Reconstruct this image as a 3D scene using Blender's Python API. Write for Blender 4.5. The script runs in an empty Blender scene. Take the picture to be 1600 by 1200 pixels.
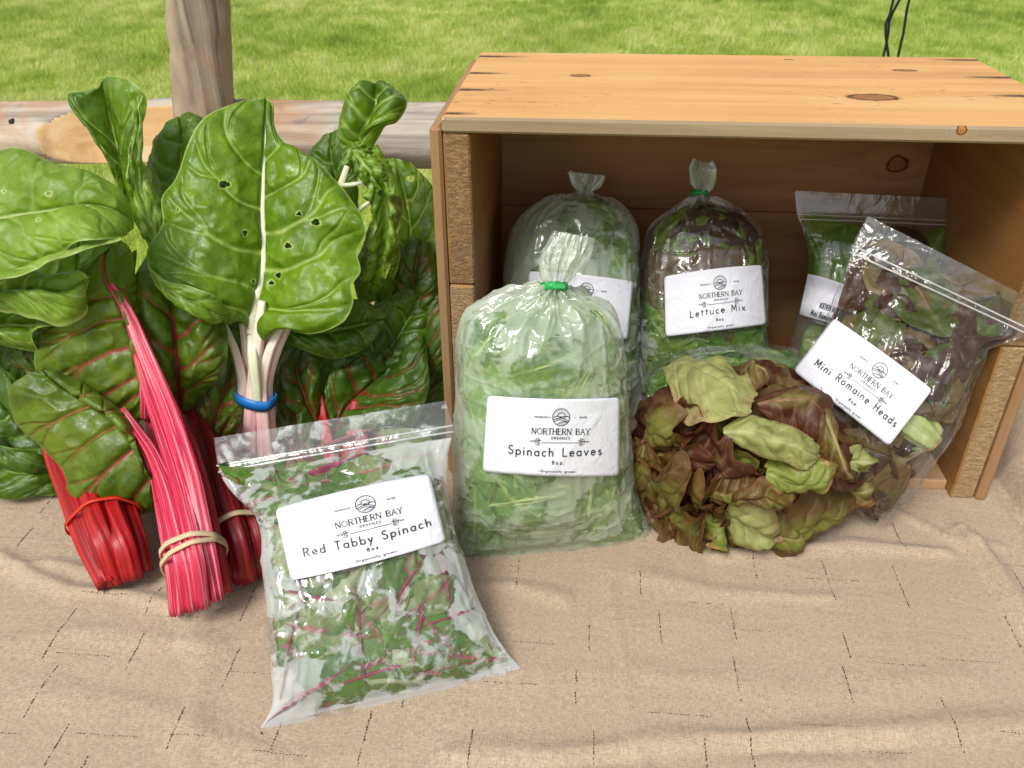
import bpy, math, random
import numpy as np
from mathutils import Vector, Matrix
from mathutils.bvhtree import BVHTree

# ------------------------------------------------------------------ camera, sky, sun, exposure
SC = bpy.context.scene
COL = SC.collection
FPX, YAW, PITCH, ROLL = 1319.6, -0.0884, 0.5557, -0.0056
CAM = np.array([0.1097, -0.588, 0.4638])
_r = np.array([math.cos(YAW), -math.sin(YAW), 0.0])
FW = np.array([math.sin(YAW)*math.cos(PITCH), math.cos(YAW)*math.cos(PITCH), -math.sin(PITCH)])
_u = np.cross(_r, FW)
RT = math.cos(ROLL)*_r + math.sin(ROLL)*_u
UP = np.cross(RT, FW)
cam = bpy.data.cameras.new('camera')
camo = bpy.data.objects.new('camera', cam)
COL.objects.link(camo)
camo.matrix_world = Matrix(((RT[0], UP[0], -FW[0], CAM[0]), (RT[1], UP[1], -FW[1], CAM[1]), (RT[2], UP[2], -FW[2], CAM[2]), (0, 0, 0, 1)))
cam.sensor_fit = 'HORIZONTAL'
cam.sensor_width = 36
cam.lens = FPX/1600*36
cam.clip_start = 0.01
cam.clip_end = 400
cam.dof.use_dof = True
cam.dof.focus_distance = 0.62
cam.dof.aperture_fstop = 20.0
SC.camera = camo

SUN_EL, SUN_AZ = math.radians(52), math.radians(207)      # azimuth clockwise from +Y
world = bpy.data.worlds.new('World')
SC.world = world
world.use_nodes = True
wn = world.node_tree
wn.nodes.clear()
sky = wn.nodes.new('ShaderNodeTexSky')
sky.sky_type = 'NISHITA'
sky.sun_disc = False
sky.sun_elevation = SUN_EL
sky.sun_rotation = SUN_AZ
sky.dust_density = 3.0
sky.air_density = 1.0
hs = wn.nodes.new('ShaderNodeHueSaturation')              # thin overcast: the blue is washed out
hs.inputs['Saturation'].default_value = 0.22
bg = wn.nodes.new('ShaderNodeBackground')
bg.inputs['Strength'].default_value = 0.084
wo = wn.nodes.new('ShaderNodeOutputWorld')
wn.links.new(sky.outputs[0], hs.inputs['Color'])
wn.links.new(hs.outputs[0], bg.inputs['Color'])
wn.links.new(bg.outputs[0], wo.inputs['Surface'])
sl = bpy.data.lights.new('sun', 'SUN')
sl.energy = 1.5
sl.angle = math.radians(22)
sl.color = (1.0, 0.965, 0.91)
so = bpy.data.objects.new('sun', sl)
COL.objects.link(so)
sdir = Vector((math.sin(SUN_AZ)*math.cos(SUN_EL), math.cos(SUN_AZ)*math.cos(SUN_EL), math.sin(SUN_EL)))
so.rotation_euler = (-sdir).to_track_quat('-Z', 'Y').to_euler()
SC.view_settings.view_transform = 'Standard'
SC.view_settings.look = 'None'
SC.view_settings.exposure = 0.88
SC.view_settings.gamma = 1
SC.view_settings.use_curve_mapping = False
SC.render.engine = 'CYCLES'
SC.cycles.max_bounces = 10
SC.cycles.transparent_max_bounces = 24
SC.cycles.use_denoising = True
SC.cycles.caustics_reflective = False
SC.cycles.caustics_refractive = False

rng = np.random.RandomState(7)
random.seed(7)

# ------------------------------------------------------------------ measuring: where a sight line meets a depth or a height
def sight(px, py):
    return FW + (px-800)/FPX*RT - (py-600)/FPX*UP
def P(px, py, y):
    d = sight(px, py)
    return CAM + (y-CAM[1])/d[1]*d
def PZ(px, py, z):
    d = sight(px, py)
    return CAM + (z-CAM[2])/d[2]*d
def seen(v):
    d = v - CAM
    z = d @ FW
    return np.stack([800+FPX*(d @ RT)/z, 600-FPX*(d @ UP)/z], -1)

# ------------------------------------------------------------------ noise
_tab = np.random.RandomState(3).rand(65536)
def vnoise(p, seed=0):
    p = np.asarray(p, float)
    i = np.floor(p).astype(np.int64)
    f = p-i
    f = f*f*(3-2*f)
    out = 0
    for dx in (0, 1):
        for dy in (0, 1):
            for dz in (0, 1):
                h = ((i[..., 0]+dx)*73856093 ^ (i[..., 1]+dy)*19349663 ^ (i[..., 2]+dz)*83492791 ^ seed*2654435) & 65535
                w = (f[..., 0] if dx else 1-f[..., 0])*(f[..., 1] if dy else 1-f[..., 1])*(f[..., 2] if dz else 1-f[..., 2])
                out = out + w*_tab[h]
    return out*2-1
def fbm(p, oct=3, seed=0):
    s, a, t = 0, 1.0, 0
    for k in range(oct):
        s = s + a*vnoise(np.asarray(p)*(2.03**k)+k*17.3, seed+k)
        t += a
        a *= .5
    return s/t
def sstep(a, b, x):
    t = np.clip((x-a)/(b-a), 0, 1)
    return t*t*(3-2*t)

# ------------------------------------------------------------------ objects
def props(o, label=None, cat=None, group=None, kind=None):
    if label: o['label'] = label
    if cat: o['category'] = cat
    if group: o['group'] = group
    if kind: o['kind'] = kind
    return o
BASE = {}
def thing(name, base, label, cat, group=None):
    o = bpy.data.objects.new(name, None)
    o.empty_display_size = .02
    COL.objects.link(o)
    o.location = [float(v) for v in base]
    BASE[o.name] = np.array(base, float)
    return props(o, label, cat, group)
def base_of(o):
    return BASE.get(o.name, np.zeros(3)) if o else np.zeros(3)
def mesh_obj(name, V, F, mat, parent=None, attrs=None, uv=None, smooth=True, mats=None, fmat=None):
    """V in world metres. The mesh is stored relative to its thing's base."""
    b = base_of(parent)
    me = bpy.data.meshes.new(name)
    V = np.asarray(V, float)-b
    F = np.asarray(F)
    if F.dtype == object or F.ndim == 1:
        me.from_pydata([tuple(v) for v in V], [], [tuple(int(i) for i in f) for f in F])
    else:
        n, k = F.shape
        me.vertices.add(len(V))
        me.vertices.foreach_set('co', V.astype(np.float32).ravel())
        me.loops.add(n*k)
        me.loops.foreach_set('vertex_index', F.astype(np.int32).ravel())
        me.polygons.add(n)
        me.polygons.foreach_set('loop_start', np.arange(0, n*k, k, dtype=np.int32))
        me.update(calc_edges=True)
    if attrs:
        for a, val in attrs.items():
            at = me.attributes.new(a, 'FLOAT', 'POINT')
            at.data.foreach_set('value', np.asarray(val, np.float32).ravel())
    if uv is not None:
        ul = me.uv_layers.new(name='UVMap')
        li = np.zeros(len(me.loops), np.int32)
        me.loops.foreach_get('vertex_index', li)
        ul.data.foreach_set('uv', np.asarray(uv, np.float32)[li].ravel())
    for m in (mats or [mat]):
        me.materials.append(m)
    if fmat is not None:
        me.polygons.foreach_set('material_index', np.asarray(fmat, np.int32))
    if smooth:
        me.polygons.foreach_set('use_smooth', np.ones(len(me.polygons), bool))
    me.validate()
    me.update()
    o = bpy.data.objects.new(name, me)
    COL.objects.link(o)
    if parent:
        o.parent = parent
        BASE[o.name] = b
    return o
def grid_faces(nv, nu, closed=False):
    """rows nv, columns nu"""
    i = np.arange(nv-1)[:, None]
    j = np.arange(nu if closed else nu-1)[None, :]
    j2 = (j+1) % nu
    return np.stack([i*nu+j, i*nu+j2, (i+1)*nu+j2, (i+1)*nu+j], -1).reshape(-1, 4)
def box(c, s, bev=0.0):
    """bevelled box: 24 vertices"""
    c = np.array(c, float)
    h = np.array(s, float)/2
    b = min(bev, h.min()*.9)
    if b <= 0:
        V = [c+h*np.array([x, y, z]) for x in (-1, 1) for y in (-1, 1) for z in (-1, 1)]
        return V, [(0, 1, 3, 2), (4, 6, 7, 5), (0, 4, 5, 1), (2, 3, 7, 6), (0, 2, 6, 4), (1, 5, 7, 3)]
    V, F, idx = [], [], {}
    for x in (-1, 1):
        for y in (-1, 1):
            for z in (-1, 1):
                s3 = np.array([x, y, z])
                for a in range(3):
                    q = h-b
                    q = q.copy()
                    q[a] = h[a]
                    idx[(x, y, z, a)] = len(V)
                    V.append(c+s3*q)
    for a in range(3):
        b1, b2 = (a+1) % 3, (a+2) % 3
        for s in (-1, 1):
            def k(u, v):
                t = [0, 0, 0]
                t[a], t[b1], t[b2] = s, u, v
                return idx[(*t, a)]
            f = [k(-1, -1), k(1, -1), k(1, 1), k(-1, 1)]
            F.append(f if s > 0 else f[::-1])
    for a in range(3):
        b1, b2 = (a+1) % 3, (a+2) % 3
        for s1 in (-1, 1):
            for s2 in (-1, 1):
                def k(e, ax):
                    t = [0, 0, 0]
                    t[a], t[b1], t[b2] = e, s1, s2
                    return idx[(*t, ax)]
                f = [k(-1, b1), k(1, b1), k(1, b2), k(-1, b2)]
                F.append(f if s1*s2 < 0 else f[::-1])
    for x in (-1, 1):
        for y in (-1, 1):
            for z in (-1, 1):
                f = [idx[(x, y, z, a)] for a in range(3)]
                F.append(f if x*y*z > 0 else f[::-1])
    return V, F
def join(parts):
    V, F = [], []
    for v, f in parts:
        o = len(V)
        V += [tuple(p) for p in v]
        F += [tuple(int(i)+o for i in q) for q in f]
    return np.array(V), np.array(F, dtype=object)
def rail(pts, n):
    """smooth curve through pts (k x 3), n samples evenly along it"""
    p = np.asarray(pts, float)
    if len(p) == 2:
        t = np.linspace(0, 1, n)[:, None]
        return p[0]*(1-t)+p[1]*t
    s = np.r_[0, np.cumsum(np.linalg.norm(np.diff(p, axis=0), axis=1)+1e-6)]
    s /= s[-1]
    m = np.zeros_like(p)
    m[1:-1] = (p[2:]-p[:-2])/(s[2:]-s[:-2])[:, None]
    m[0] = (p[1]-p[0])/(s[1]-s[0])
    m[-1] = (p[-1]-p[-2])/(s[-1]-s[-2])
    t = np.linspace(0, 1, n)
    k = np.clip(np.searchsorted(s, t, side='right')-1, 0, len(p)-2)
    h = (s[k+1]-s[k])[:, None]
    x = ((t-s[k])[:, None])/h
    return (2*x**3-3*x**2+1)*p[k]+(x**3-2*x**2+x)*h*m[k]+(-2*x**3+3*x**2)*p[k+1]+(x**3-x**2)*h*m[k+1]
def gnorm(G):
    a = np.gradient(G, axis=0)
    b = np.gradient(G, axis=1)
    n = np.cross(b, a)
    n /= np.linalg.norm(n, axis=-1, keepdims=True)+1e-12
    return n
def face_cam(n, G):
    """flip a normal field as a whole so that it looks towards the photographer's side"""
    s = np.sign(np.mean(np.sum(n*(CAM-G), -1)))
    return n*(s if s != 0 else 1)
def tube(path, rad, nr=10, flute=0.0, nfl=5, seed=0, flat=1.0, cap=True):
    path = np.asarray(path, float)
    n = len(path)
    t = np.gradient(path, axis=0)
    t /= np.linalg.norm(t, axis=1, keepdims=True)+1e-12
    ref = np.array([0, -1, .3])
    a = np.cross(t, ref)
    a /= np.linalg.norm(a, axis=1, keepdims=True)+1e-12
    b = np.cross(a, t)
    rad = np.broadcast_to(np.asarray(rad, float), (n,))
    th = np.linspace(0, 2*np.pi, nr, endpoint=False)
    r = 1+flute*np.cos(nfl*th+seed)[None, :]+flute*.6*vnoise(np.stack(np.broadcast_arrays(np.cos(th)[None]*1.5+seed, np.sin(th)[None]*1.5, np.arange(n)[:, None]*.12), -1), seed)
    V = path[:, None]+rad[:, None, None]*r[..., None]*(np.cos(th)[None, :, None]*a[:, None]+flat*np.sin(th)[None, :, None]*b[:, None])
    F = grid_faces(n, nr, True)
    L = np.r_[0, np.cumsum(np.linalg.norm(np.diff(path, axis=0), axis=1))]
    uv = np.stack(np.broadcast_arrays(th[None]/6.2832, L[:, None]), -1).reshape(-1, 2)
    V = V.reshape(-1, 3)
    if cap:
        V = np.vstack([V, path[0], path[-1]])
        uv = np.vstack([uv, [.5, 0], [.5, L[-1]]])
        c0, c1 = n*nr, n*nr+1
        F = [tuple(f) for f in F]
        F += [(c0, (j+1) % nr, j) for j in range(nr)]
        F += [(c1, (n-1)*nr+j, (n-1)*nr+(j+1) % nr) for j in range(nr)]
        F = np.array(F, dtype=object)
    return V, F, uv

# ------------------------------------------------------------------ materials
def new_mat(name):
    m = bpy.data.materials.new(name)
    m.use_nodes = True
    m.node_tree.nodes.clear()
    return m, m.node_tree
class NT:
    def __init__(s, name):
        s.m, s.t = new_mat(name)
        s.out = s.n('ShaderNodeOutputMaterial')
    def n(s, typ, **kw):
        nd = s.t.nodes.new(typ)
        for k, v in kw.items():
            if k.startswith('i_'):
                nd.inputs[k[2:].replace('_', ' ')].default_value = v
            else:
                setattr(nd, k, v)
        return nd
    def l(s, a, b):
        s.t.links.new(a, b)
    def noise(s, vec, scale, detail=4, rough=.5, dist=0.0):
        nd = s.n('ShaderNodeTexNoise')
        nd.inputs['Scale'].default_value = scale
        nd.inputs['Detail'].default_value = detail
        nd.inputs['Roughness'].default_value = rough
        nd.inputs['Distortion'].default_value = dist
        if vec is not None: s.l(vec, nd.inputs['Vector'])
        return nd.outputs[0]
    def mapping(s, vec, scale=(1, 1, 1), loc=(0, 0, 0), rot=(0, 0, 0)):
        nd = s.n('ShaderNodeMapping')
        nd.inputs['Scale'].default_value = scale
        nd.inputs['Location'].default_value = loc
        nd.inputs['Rotation'].default_value = rot
        s.l(vec, nd.inputs['Vector'])
        return nd.outputs[0]
    def ramp(s, fac, stops, interp='LINEAR'):
        nd = s.n('ShaderNodeValToRGB')
        cr = nd.color_ramp
        cr.interpolation = interp
        while len(cr.elements) < len(stops): cr.elements.new(.5)
        for e, (p, c) in zip(cr.elements, stops):
            e.position = p
            e.color = (*c, 1) if len(c) == 3 else c
        s.l(fac, nd.inputs[0])
        return nd.outputs[0]
    def fr(s, fac, a, b, lo=0.0, hi=1.0):
        nd = s.n('ShaderNodeMapRange')
        for k, v in zip((1, 2, 3, 4), (a, b, lo, hi)): nd.inputs[k].default_value = v
        s.l(fac, nd.inputs[0])
        return nd.outputs[0]
    def mix(s, fac, a, b, mode='MIX'):
        nd = s.n('ShaderNodeMix', data_type='RGBA', blend_type=mode)
        for i, v in ((0, fac), (6, a), (7, b)):
            if hasattr(v, 'is_linked') or hasattr(v, 'links'): s.l(v, nd.inputs[i])
            elif i == 0: nd.inputs[0].default_value = v
            else: nd.inputs[i].default_value = (*v, 1)
        return nd.outputs[2]
    def math(s, op, a, b=0.0, c=0.0):
        nd = s.n('ShaderNodeMath', operation=op)
        for i, v in enumerate((a, b, c)):
            if hasattr(v, 'links'): s.l(v, nd.inputs[i])
            else: nd.inputs[i].default_value = v
        return nd.outputs[0]
    def attr(s, name):
        return s.n('ShaderNodeAttribute', attribute_name=name).outputs['Fac']
    def bump(s, h, strength=.3, dist=.001, prev=None):
        nd = s.n('ShaderNodeBump')
        nd.inputs['Strength'].default_value = strength
        nd.inputs['Distance'].default_value = dist
        s.l(h, nd.inputs['Height'])
        if prev is not None: s.l(prev, nd.inputs['Normal'])
        return nd.outputs[0]
    def obj(s):
        return s.n('ShaderNodeTexCoord').outputs['Object']
    def uv(s):
        return s.n('ShaderNodeTexCoord').outputs['UV']
    def principled(s, col, rough=.5, spec=.5, normal=None, **kw):
        p = s.n('ShaderNodeBsdfPrincipled')
        if hasattr(col, 'links'): s.l(col, p.inputs['Base Color'])
        else: p.inputs['Base Color'].default_value = (*col, 1)
        if hasattr(rough, 'links'): s.l(rough, p.inputs['Roughness'])
        else: p.inputs['Roughness'].default_value = rough
        p.inputs['Specular IOR Level'].default_value = spec
        if normal is not None: s.l(normal, p.inputs['Normal'])
        for k, v in kw.items(): p.inputs[k.replace('_', ' ')].default_value = v
        return p.outputs[0]
    def mixs(s, fac, a, b):
        nd = s.n('ShaderNodeMixShader')
        if hasattr(fac, 'links'): s.l(fac, nd.inputs[0])
        else: nd.inputs[0].default_value = fac
        s.l(a, nd.inputs[1])
        s.l(b, nd.inputs[2])
        return nd.outputs[0]
    def done(s, sh):
        s.l(sh, s.out.inputs['Surface'])
        return s.m

def leaf_mat(name, dark, light, vein, edge=None, rough=.32, transl=.22, blotch=None, tint=None, cell=260, spec=.48, crinkle=.5, pucker=.42):
    t = NT(name)
    co = t.obj()
    n1 = t.noise(co, 14, 3, .55)
    n2 = t.noise(co, 70, 4, .6)
    f = t.math('ADD', t.math('MULTIPLY', n1, .65), t.math('MULTIPLY', n2, .35))
    col = t.mix(t.fr(f, .36, .64), dark, light)
    if blotch:
        b = t.math('ADD', t.noise(co, blotch[1], 4, .6, .6), t.math('MULTIPLY', t.math('SUBTRACT', t.attr('rim'), .5), blotch[3]))
        col = t.mix(t.fr(b, blotch[2], blotch[2]+.16), col, blotch[0])
    vo = t.n('ShaderNodeTexVoronoi', feature='DISTANCE_TO_EDGE')
    vo.inputs['Scale'].default_value = cell
    wv = t.mix(.004, co, t.n('ShaderNodeTexNoise', i_Scale=180.0).outputs[1])
    t.l(wv, vo.inputs['Vector'])
    fine = t.fr(vo.outputs[0], 0.0, .12, 1, 0)
    col = t.mix(t.math('MULTIPLY', fine, .10), col, tuple(min(1, 2.2*c+.02) for c in light))
    col = t.mix(t.math('MULTIPLY', t.attr('vein'), .88), col, vein)
    col = t.mix(t.attr('margin'), col, edge or vein)
    h = t.math('ADD', t.math('MULTIPLY', fine, -.5), t.math('MULTIPLY', t.noise(co, 420, 3), .8))
    vs = t.n('ShaderNodeTexVoronoi', feature='SMOOTH_F1')
    vs.inputs['Scale'].default_value = 95
    vs.inputs['Smoothness'].default_value = .8
    w3 = t.n('ShaderNodeTexNoise', i_Scale=40.0)
    t.l(co, w3.inputs['Vector'])
    t.l(t.mix(.012, co, w3.outputs[1]), vs.inputs['Vector'])
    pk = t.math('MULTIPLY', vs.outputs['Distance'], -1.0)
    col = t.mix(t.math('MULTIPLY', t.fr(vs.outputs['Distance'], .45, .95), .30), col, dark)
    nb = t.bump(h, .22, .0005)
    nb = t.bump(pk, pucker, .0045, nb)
    mt = t.noise(co, 30, 4, .7)
    col = t.mix(t.fr(mt, .52, .68, 0, .40), col, tuple(x*.75 for x in dark))
    nb = t.bump(t.noise(co, 190, 3, .6), .35, .0009, nb)
    nb = t.bump(t.noise(co, 60, 2, .5), crinkle, .0028, nb)
    rr = t.fr(t.noise(co, 45, 3), .3, .7, rough-.05, rough+.16)
    p = t.principled(col, rr, spec, nb)
    tr = t.n('ShaderNodeBsdfTranslucent')
    t.l(t.mix(.55, col, (.30, .50, .06)) if tint is None else t.mix(.55, col, tint), tr.inputs['Color'])
    return t.done(t.mixs(transl, p, tr.outputs[0]))
def stalk_mat(name, a, b, c, rough=.35, foot=None):
    """streaks run along the stalk (uv.y is metres along it)"""
    t = NT(name)
    u = t.mapping(t.uv(), (9, 3, 1))
    geo = t.n('ShaderNodeObjectInfo').outputs['Random']
    va = t.n('ShaderNodeVectorMath', operation='ADD')
    t.l(u, va.inputs[0]); t.l(geo, va.inputs[1])
    n = t.noise(va.outputs[0], 2.2, 4, .65, .3)
    u2 = t.mapping(t.uv(), (40, 5, 1))
    n2 = t.noise(u2, 1.5, 2, .5)
    col = t.ramp(n, [(.34, a), (.5, b), (.62, c)])
    sp = t.noise(t.obj(), 160, 3, .6)
    col = t.mix(t.fr(sp, .66, .74, 0, .5), col, tuple(x*.45 for x in a))
    col = t.mix(t.math('MULTIPLY', t.fr(n2, .55, .75), .35), col, c)
    if foot:      # the stems blush towards their foot
        sx_ = t.n('ShaderNodeSeparateXYZ')
        t.l(t.uv(), sx_.inputs[0])
        col = t.mix(t.math('MULTIPLY', t.fr(sx_.outputs[1], .085, .0, 0, .9), t.fr(n, .35, .6, .45, 1)), col, foot)
    nb = t.bump(n2, .5, .0012)
    return t.done(t.principled(col, rough, .5, nb, Subsurface_Weight=.0))
def plain_mat(name, col, rough=.5, spec=.4, bump=None, transl=0):
    t = NT(name)
    co = t.obj()
    n = t.noise(co, 60, 4)
    c = t.mix(t.fr(n, .3, .7), tuple(x*.86 for x in col), tuple(min(1, x*1.08) for x in col))
    nb = t.bump(t.noise(co, bump[0], 4), bump[1], bump[2]) if bump else None
    p = t.principled(c, rough, spec, nb)
    if transl:
        tr = t.n('ShaderNodeBsdfTranslucent')
        t.l(c, tr.inputs['Color'])
        p = t.mixs(transl, p, tr.outputs[0])
    return t.done(p)

def wood_mat(name, axis, c1, c2, c3, marks=(), rough=.6, scale=1.0, endgrain=False, grain=1.0, specks=0.0):
    """axis: direction of the grain. marks: knots (x, y, z, rx, ry, rz) and 'stain' ones in object space"""
    t = NT(name)
    co = t.obj()
    sc = [26*scale]*3
    sc[axis] = 1.6*scale
    if endgrain: sc = [150, 60, 420]
    # knots bend the grain
    warp = None
    off = co
    for mk in marks:
        if mk[0] != 'knot': continue
        _, c, r = mk
        m = t.mapping(co, tuple(1/x for x in r), tuple(-c[i]/r[i] for i in range(3)))
        ln = t.n('ShaderNodeVectorMath', operation='LENGTH')
        t.l(m, ln.inputs[0])
        g = t.fr(ln.outputs['Value'], 3.2, .8, 0, .012)
        warp = g if warp is None else t.math('ADD', warp, g)
    if warp is not None:
        va = t.n('ShaderNodeVectorMath', operation='ADD')
        t.l(co, va.inputs[0]); t.l(warp, va.inputs[1])
        off = va.outputs[0]
    n = t.noise(t.mapping(off, sc), 1.0, 5, .6, .8)
    sc2 = [v*5 for v in sc]
    sc2[axis] = sc[axis]*3
    fn = t.noise(t.mapping(off, sc2), 1.0, 4, .7)
    big = t.noise(co, 7, 2)
    col = t.ramp(t.math('ADD', t.math('MULTIPLY', n, .8), t.math('MULTIPLY', big, .2)), [(.3, c1), (.5, c2), (.7, c3)])
    col = t.mix(t.math('MULTIPLY', t.fr(fn, .52, .75), .35*grain), col, tuple(x*.45 for x in c1))
    if specks:
        sp = t.noise(t.mapping(co, tuple(90 if i == axis else 380 for i in range(3))), 1.0, 2, .5)
        reg = t.noise(co, 9, 2)
        col = t.mix(t.math('MULTIPLY', t.fr(sp, .66, .72), t.fr(reg, .45, .6, 0, specks)), col, (.09, .03, .008))
    for mk in marks:
        kind, c, r = mk
        m = t.mapping(co, tuple(1/x for x in r), tuple(-c[i]/r[i] for i in range(3)))
        ln = t.n('ShaderNodeVectorMath', operation='LENGTH')
        t.l(m, ln.inputs[0])
        d = t.math('ADD', ln.outputs['Value'], t.fr(t.noise(co, 120, 3), .3, .7, -.12, .12))
        if kind == 'knot':
            ring = t.noise(t.mapping(co, (300, 300, 300)), 1.0, 2)
            kc = t.mix(ring, (.20, .075, .02), (.42, .19, .06))
            col = t.mix(t.fr(d, 1.25, .95, 0, .7), col, (.30, .13, .035))
            col = t.mix(t.fr(d, 1.02, .93), col, (.055, .022, .008))
            col = t.mix(t.fr(d, .88, .74), col, kc)
        else:
            col = t.mix(t.fr(d, 1.1, .25, 0, .92), col, (.018, .012, .014))
    hh = t.math('ADD', n, t.math('MULTIPLY', fn, .6))
    nb = t.bump(hh, .35, .0008)
    if endgrain:
        nb = t.bump(t.noise(co, 600, 3), .9, .0015, nb)
    return t.done(t.principled(col, rough, .3, nb))

def film_mat(name, fog_lo, fog_hi, patch, thr, soft=.08, fogc=(.86, .90, .86), wr=1.0, drops=0.0, rough=.10, gl=.02, trans=.35):
    """thin clear plastic; 'fog' is condensation on its inner side (with painted glare on some bags), gone where leaves press on it"""
    t = NT(name)
    co = t.obj()
    w1 = t.noise(t.mapping(co, (1, 1, 1)), 34, 3, .55, 1.2)
    w2 = t.noise(co, 120, 3, .6, .8)
    nb = t.bump(w1, .5*wr, .0045)
    nb = t.bump(w2, .25*wr, .0009, nb)
    pn = t.noise(co, patch, 4, .62, .5)
    # 'touch' is 1 where a leaf is pressed to the film and has wiped the condensation away
    f = t.fr(t.math('ADD', pn, t.math('MULTIPLY', t.attr('touch'), .5)), thr-soft, thr+soft, fog_hi, fog_lo)
    big = t.noise(co, 16, 2)
    f = t.math('MULTIPLY', f, t.fr(big, .3, .65, .75, 1.08))
    if drops:
        vo = t.n('ShaderNodeTexVoronoi', feature='F1')
        vo.inputs['Scale'].default_value = 420
        t.l(co, vo.inputs['Vector'])
        dm = t.math('MULTIPLY', t.fr(vo.outputs['Distance'], .22, .12), t.fr(t.noise(co, 22, 2), .48, .60, 0, drops))
        f = t.math('MAXIMUM', f, dm)
    lw = t.n('ShaderNodeLayerWeight')
    lw.inputs['Blend'].default_value = .5
    t.l(nb, lw.inputs['Normal'])
    g = t.n('ShaderNodeBsdfGlossy')
    g.inputs['Roughness'].default_value = rough
    g.inputs['Color'].default_value = (1, 1, 1, 1)
    t.l(nb, g.inputs['Normal'])
    tr = t.n('ShaderNodeBsdfTransparent')
    tr.inputs['Color'].default_value = (.965, .97, .97, 1)
    fac = t.math('MINIMUM', t.math('ADD', t.math('MULTIPLY', t.math('POWER', lw.outputs['Facing'], 4.0), .75), gl+.035), .9)
    clear = t.mixs(fac, tr.outputs[0], g.outputs[0])
    di = t.n('ShaderNodeBsdfDiffuse')
    di.inputs['Color'].default_value = (*fogc, 1)
    t.l(nb, di.inputs['Normal'])
    tl = t.n('ShaderNodeBsdfTranslucent')
    tl.inputs['Color'].default_value = (*fogc, 1)
    milky = t.mixs(trans, di.outputs[0], tl.outputs[0])
    milky = t.mixs(.12, milky, g.outputs[0])
    return t.done(t.mixs(f, clear, milky))

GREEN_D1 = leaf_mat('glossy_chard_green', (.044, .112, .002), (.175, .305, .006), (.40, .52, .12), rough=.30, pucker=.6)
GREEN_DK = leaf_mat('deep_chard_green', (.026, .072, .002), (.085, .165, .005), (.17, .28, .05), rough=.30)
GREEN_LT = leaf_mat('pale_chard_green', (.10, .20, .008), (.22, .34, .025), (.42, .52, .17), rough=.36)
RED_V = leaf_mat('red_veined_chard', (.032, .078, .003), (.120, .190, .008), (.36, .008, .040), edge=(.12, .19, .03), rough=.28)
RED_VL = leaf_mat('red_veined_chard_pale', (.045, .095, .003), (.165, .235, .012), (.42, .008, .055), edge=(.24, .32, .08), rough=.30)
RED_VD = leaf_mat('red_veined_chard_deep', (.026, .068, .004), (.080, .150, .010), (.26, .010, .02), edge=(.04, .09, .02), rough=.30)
STALK_PINK = stalk_mat('pink_stalk', (.36, .003, .022), (.58, .014, .070), (.82, .30, .34))
STALK_RED = stalk_mat('red_stalk', (.20, .001, .003), (.36, .003, .007), (.52, .02, .025))
STALK_DRED = stalk_mat('dark_red_stalk', (.12, .001, .003), (.22, .003, .007), (.34, .010, .015))
STALK_WHITE = stalk_mat('white_pink_stalk', (.86, .76, .60), (.88, .78, .62), (.84, .42, .48), foot=(.84, .26, .36))
STALK_PALE = stalk_mat('pale_green_stalk', (.70, .74, .46), (.80, .82, .58), (.86, .78, .62))
CUT_RED = plain_mat('cut_red_stalk_end', (.20, .004, .008), .45, bump=(300, .8, .002))
CUT_WHITE = plain_mat('cut_pale_stalk_end', (.70, .42, .38), .5, bump=(300, .8, .002))
BAND_TAN = plain_mat('tan_rubber', (.62, .47, .30), .55, bump=(400, .2, .0005))
BAND_BLUE = plain_mat('blue_rubber', (.012, .17, .55), .42)
BAND_RED = plain_mat('red_rubber', (.55, .03, .01), .45)
TIE_GREEN = plain_mat('green_tie', (.01, .33, .07), .35)

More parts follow.
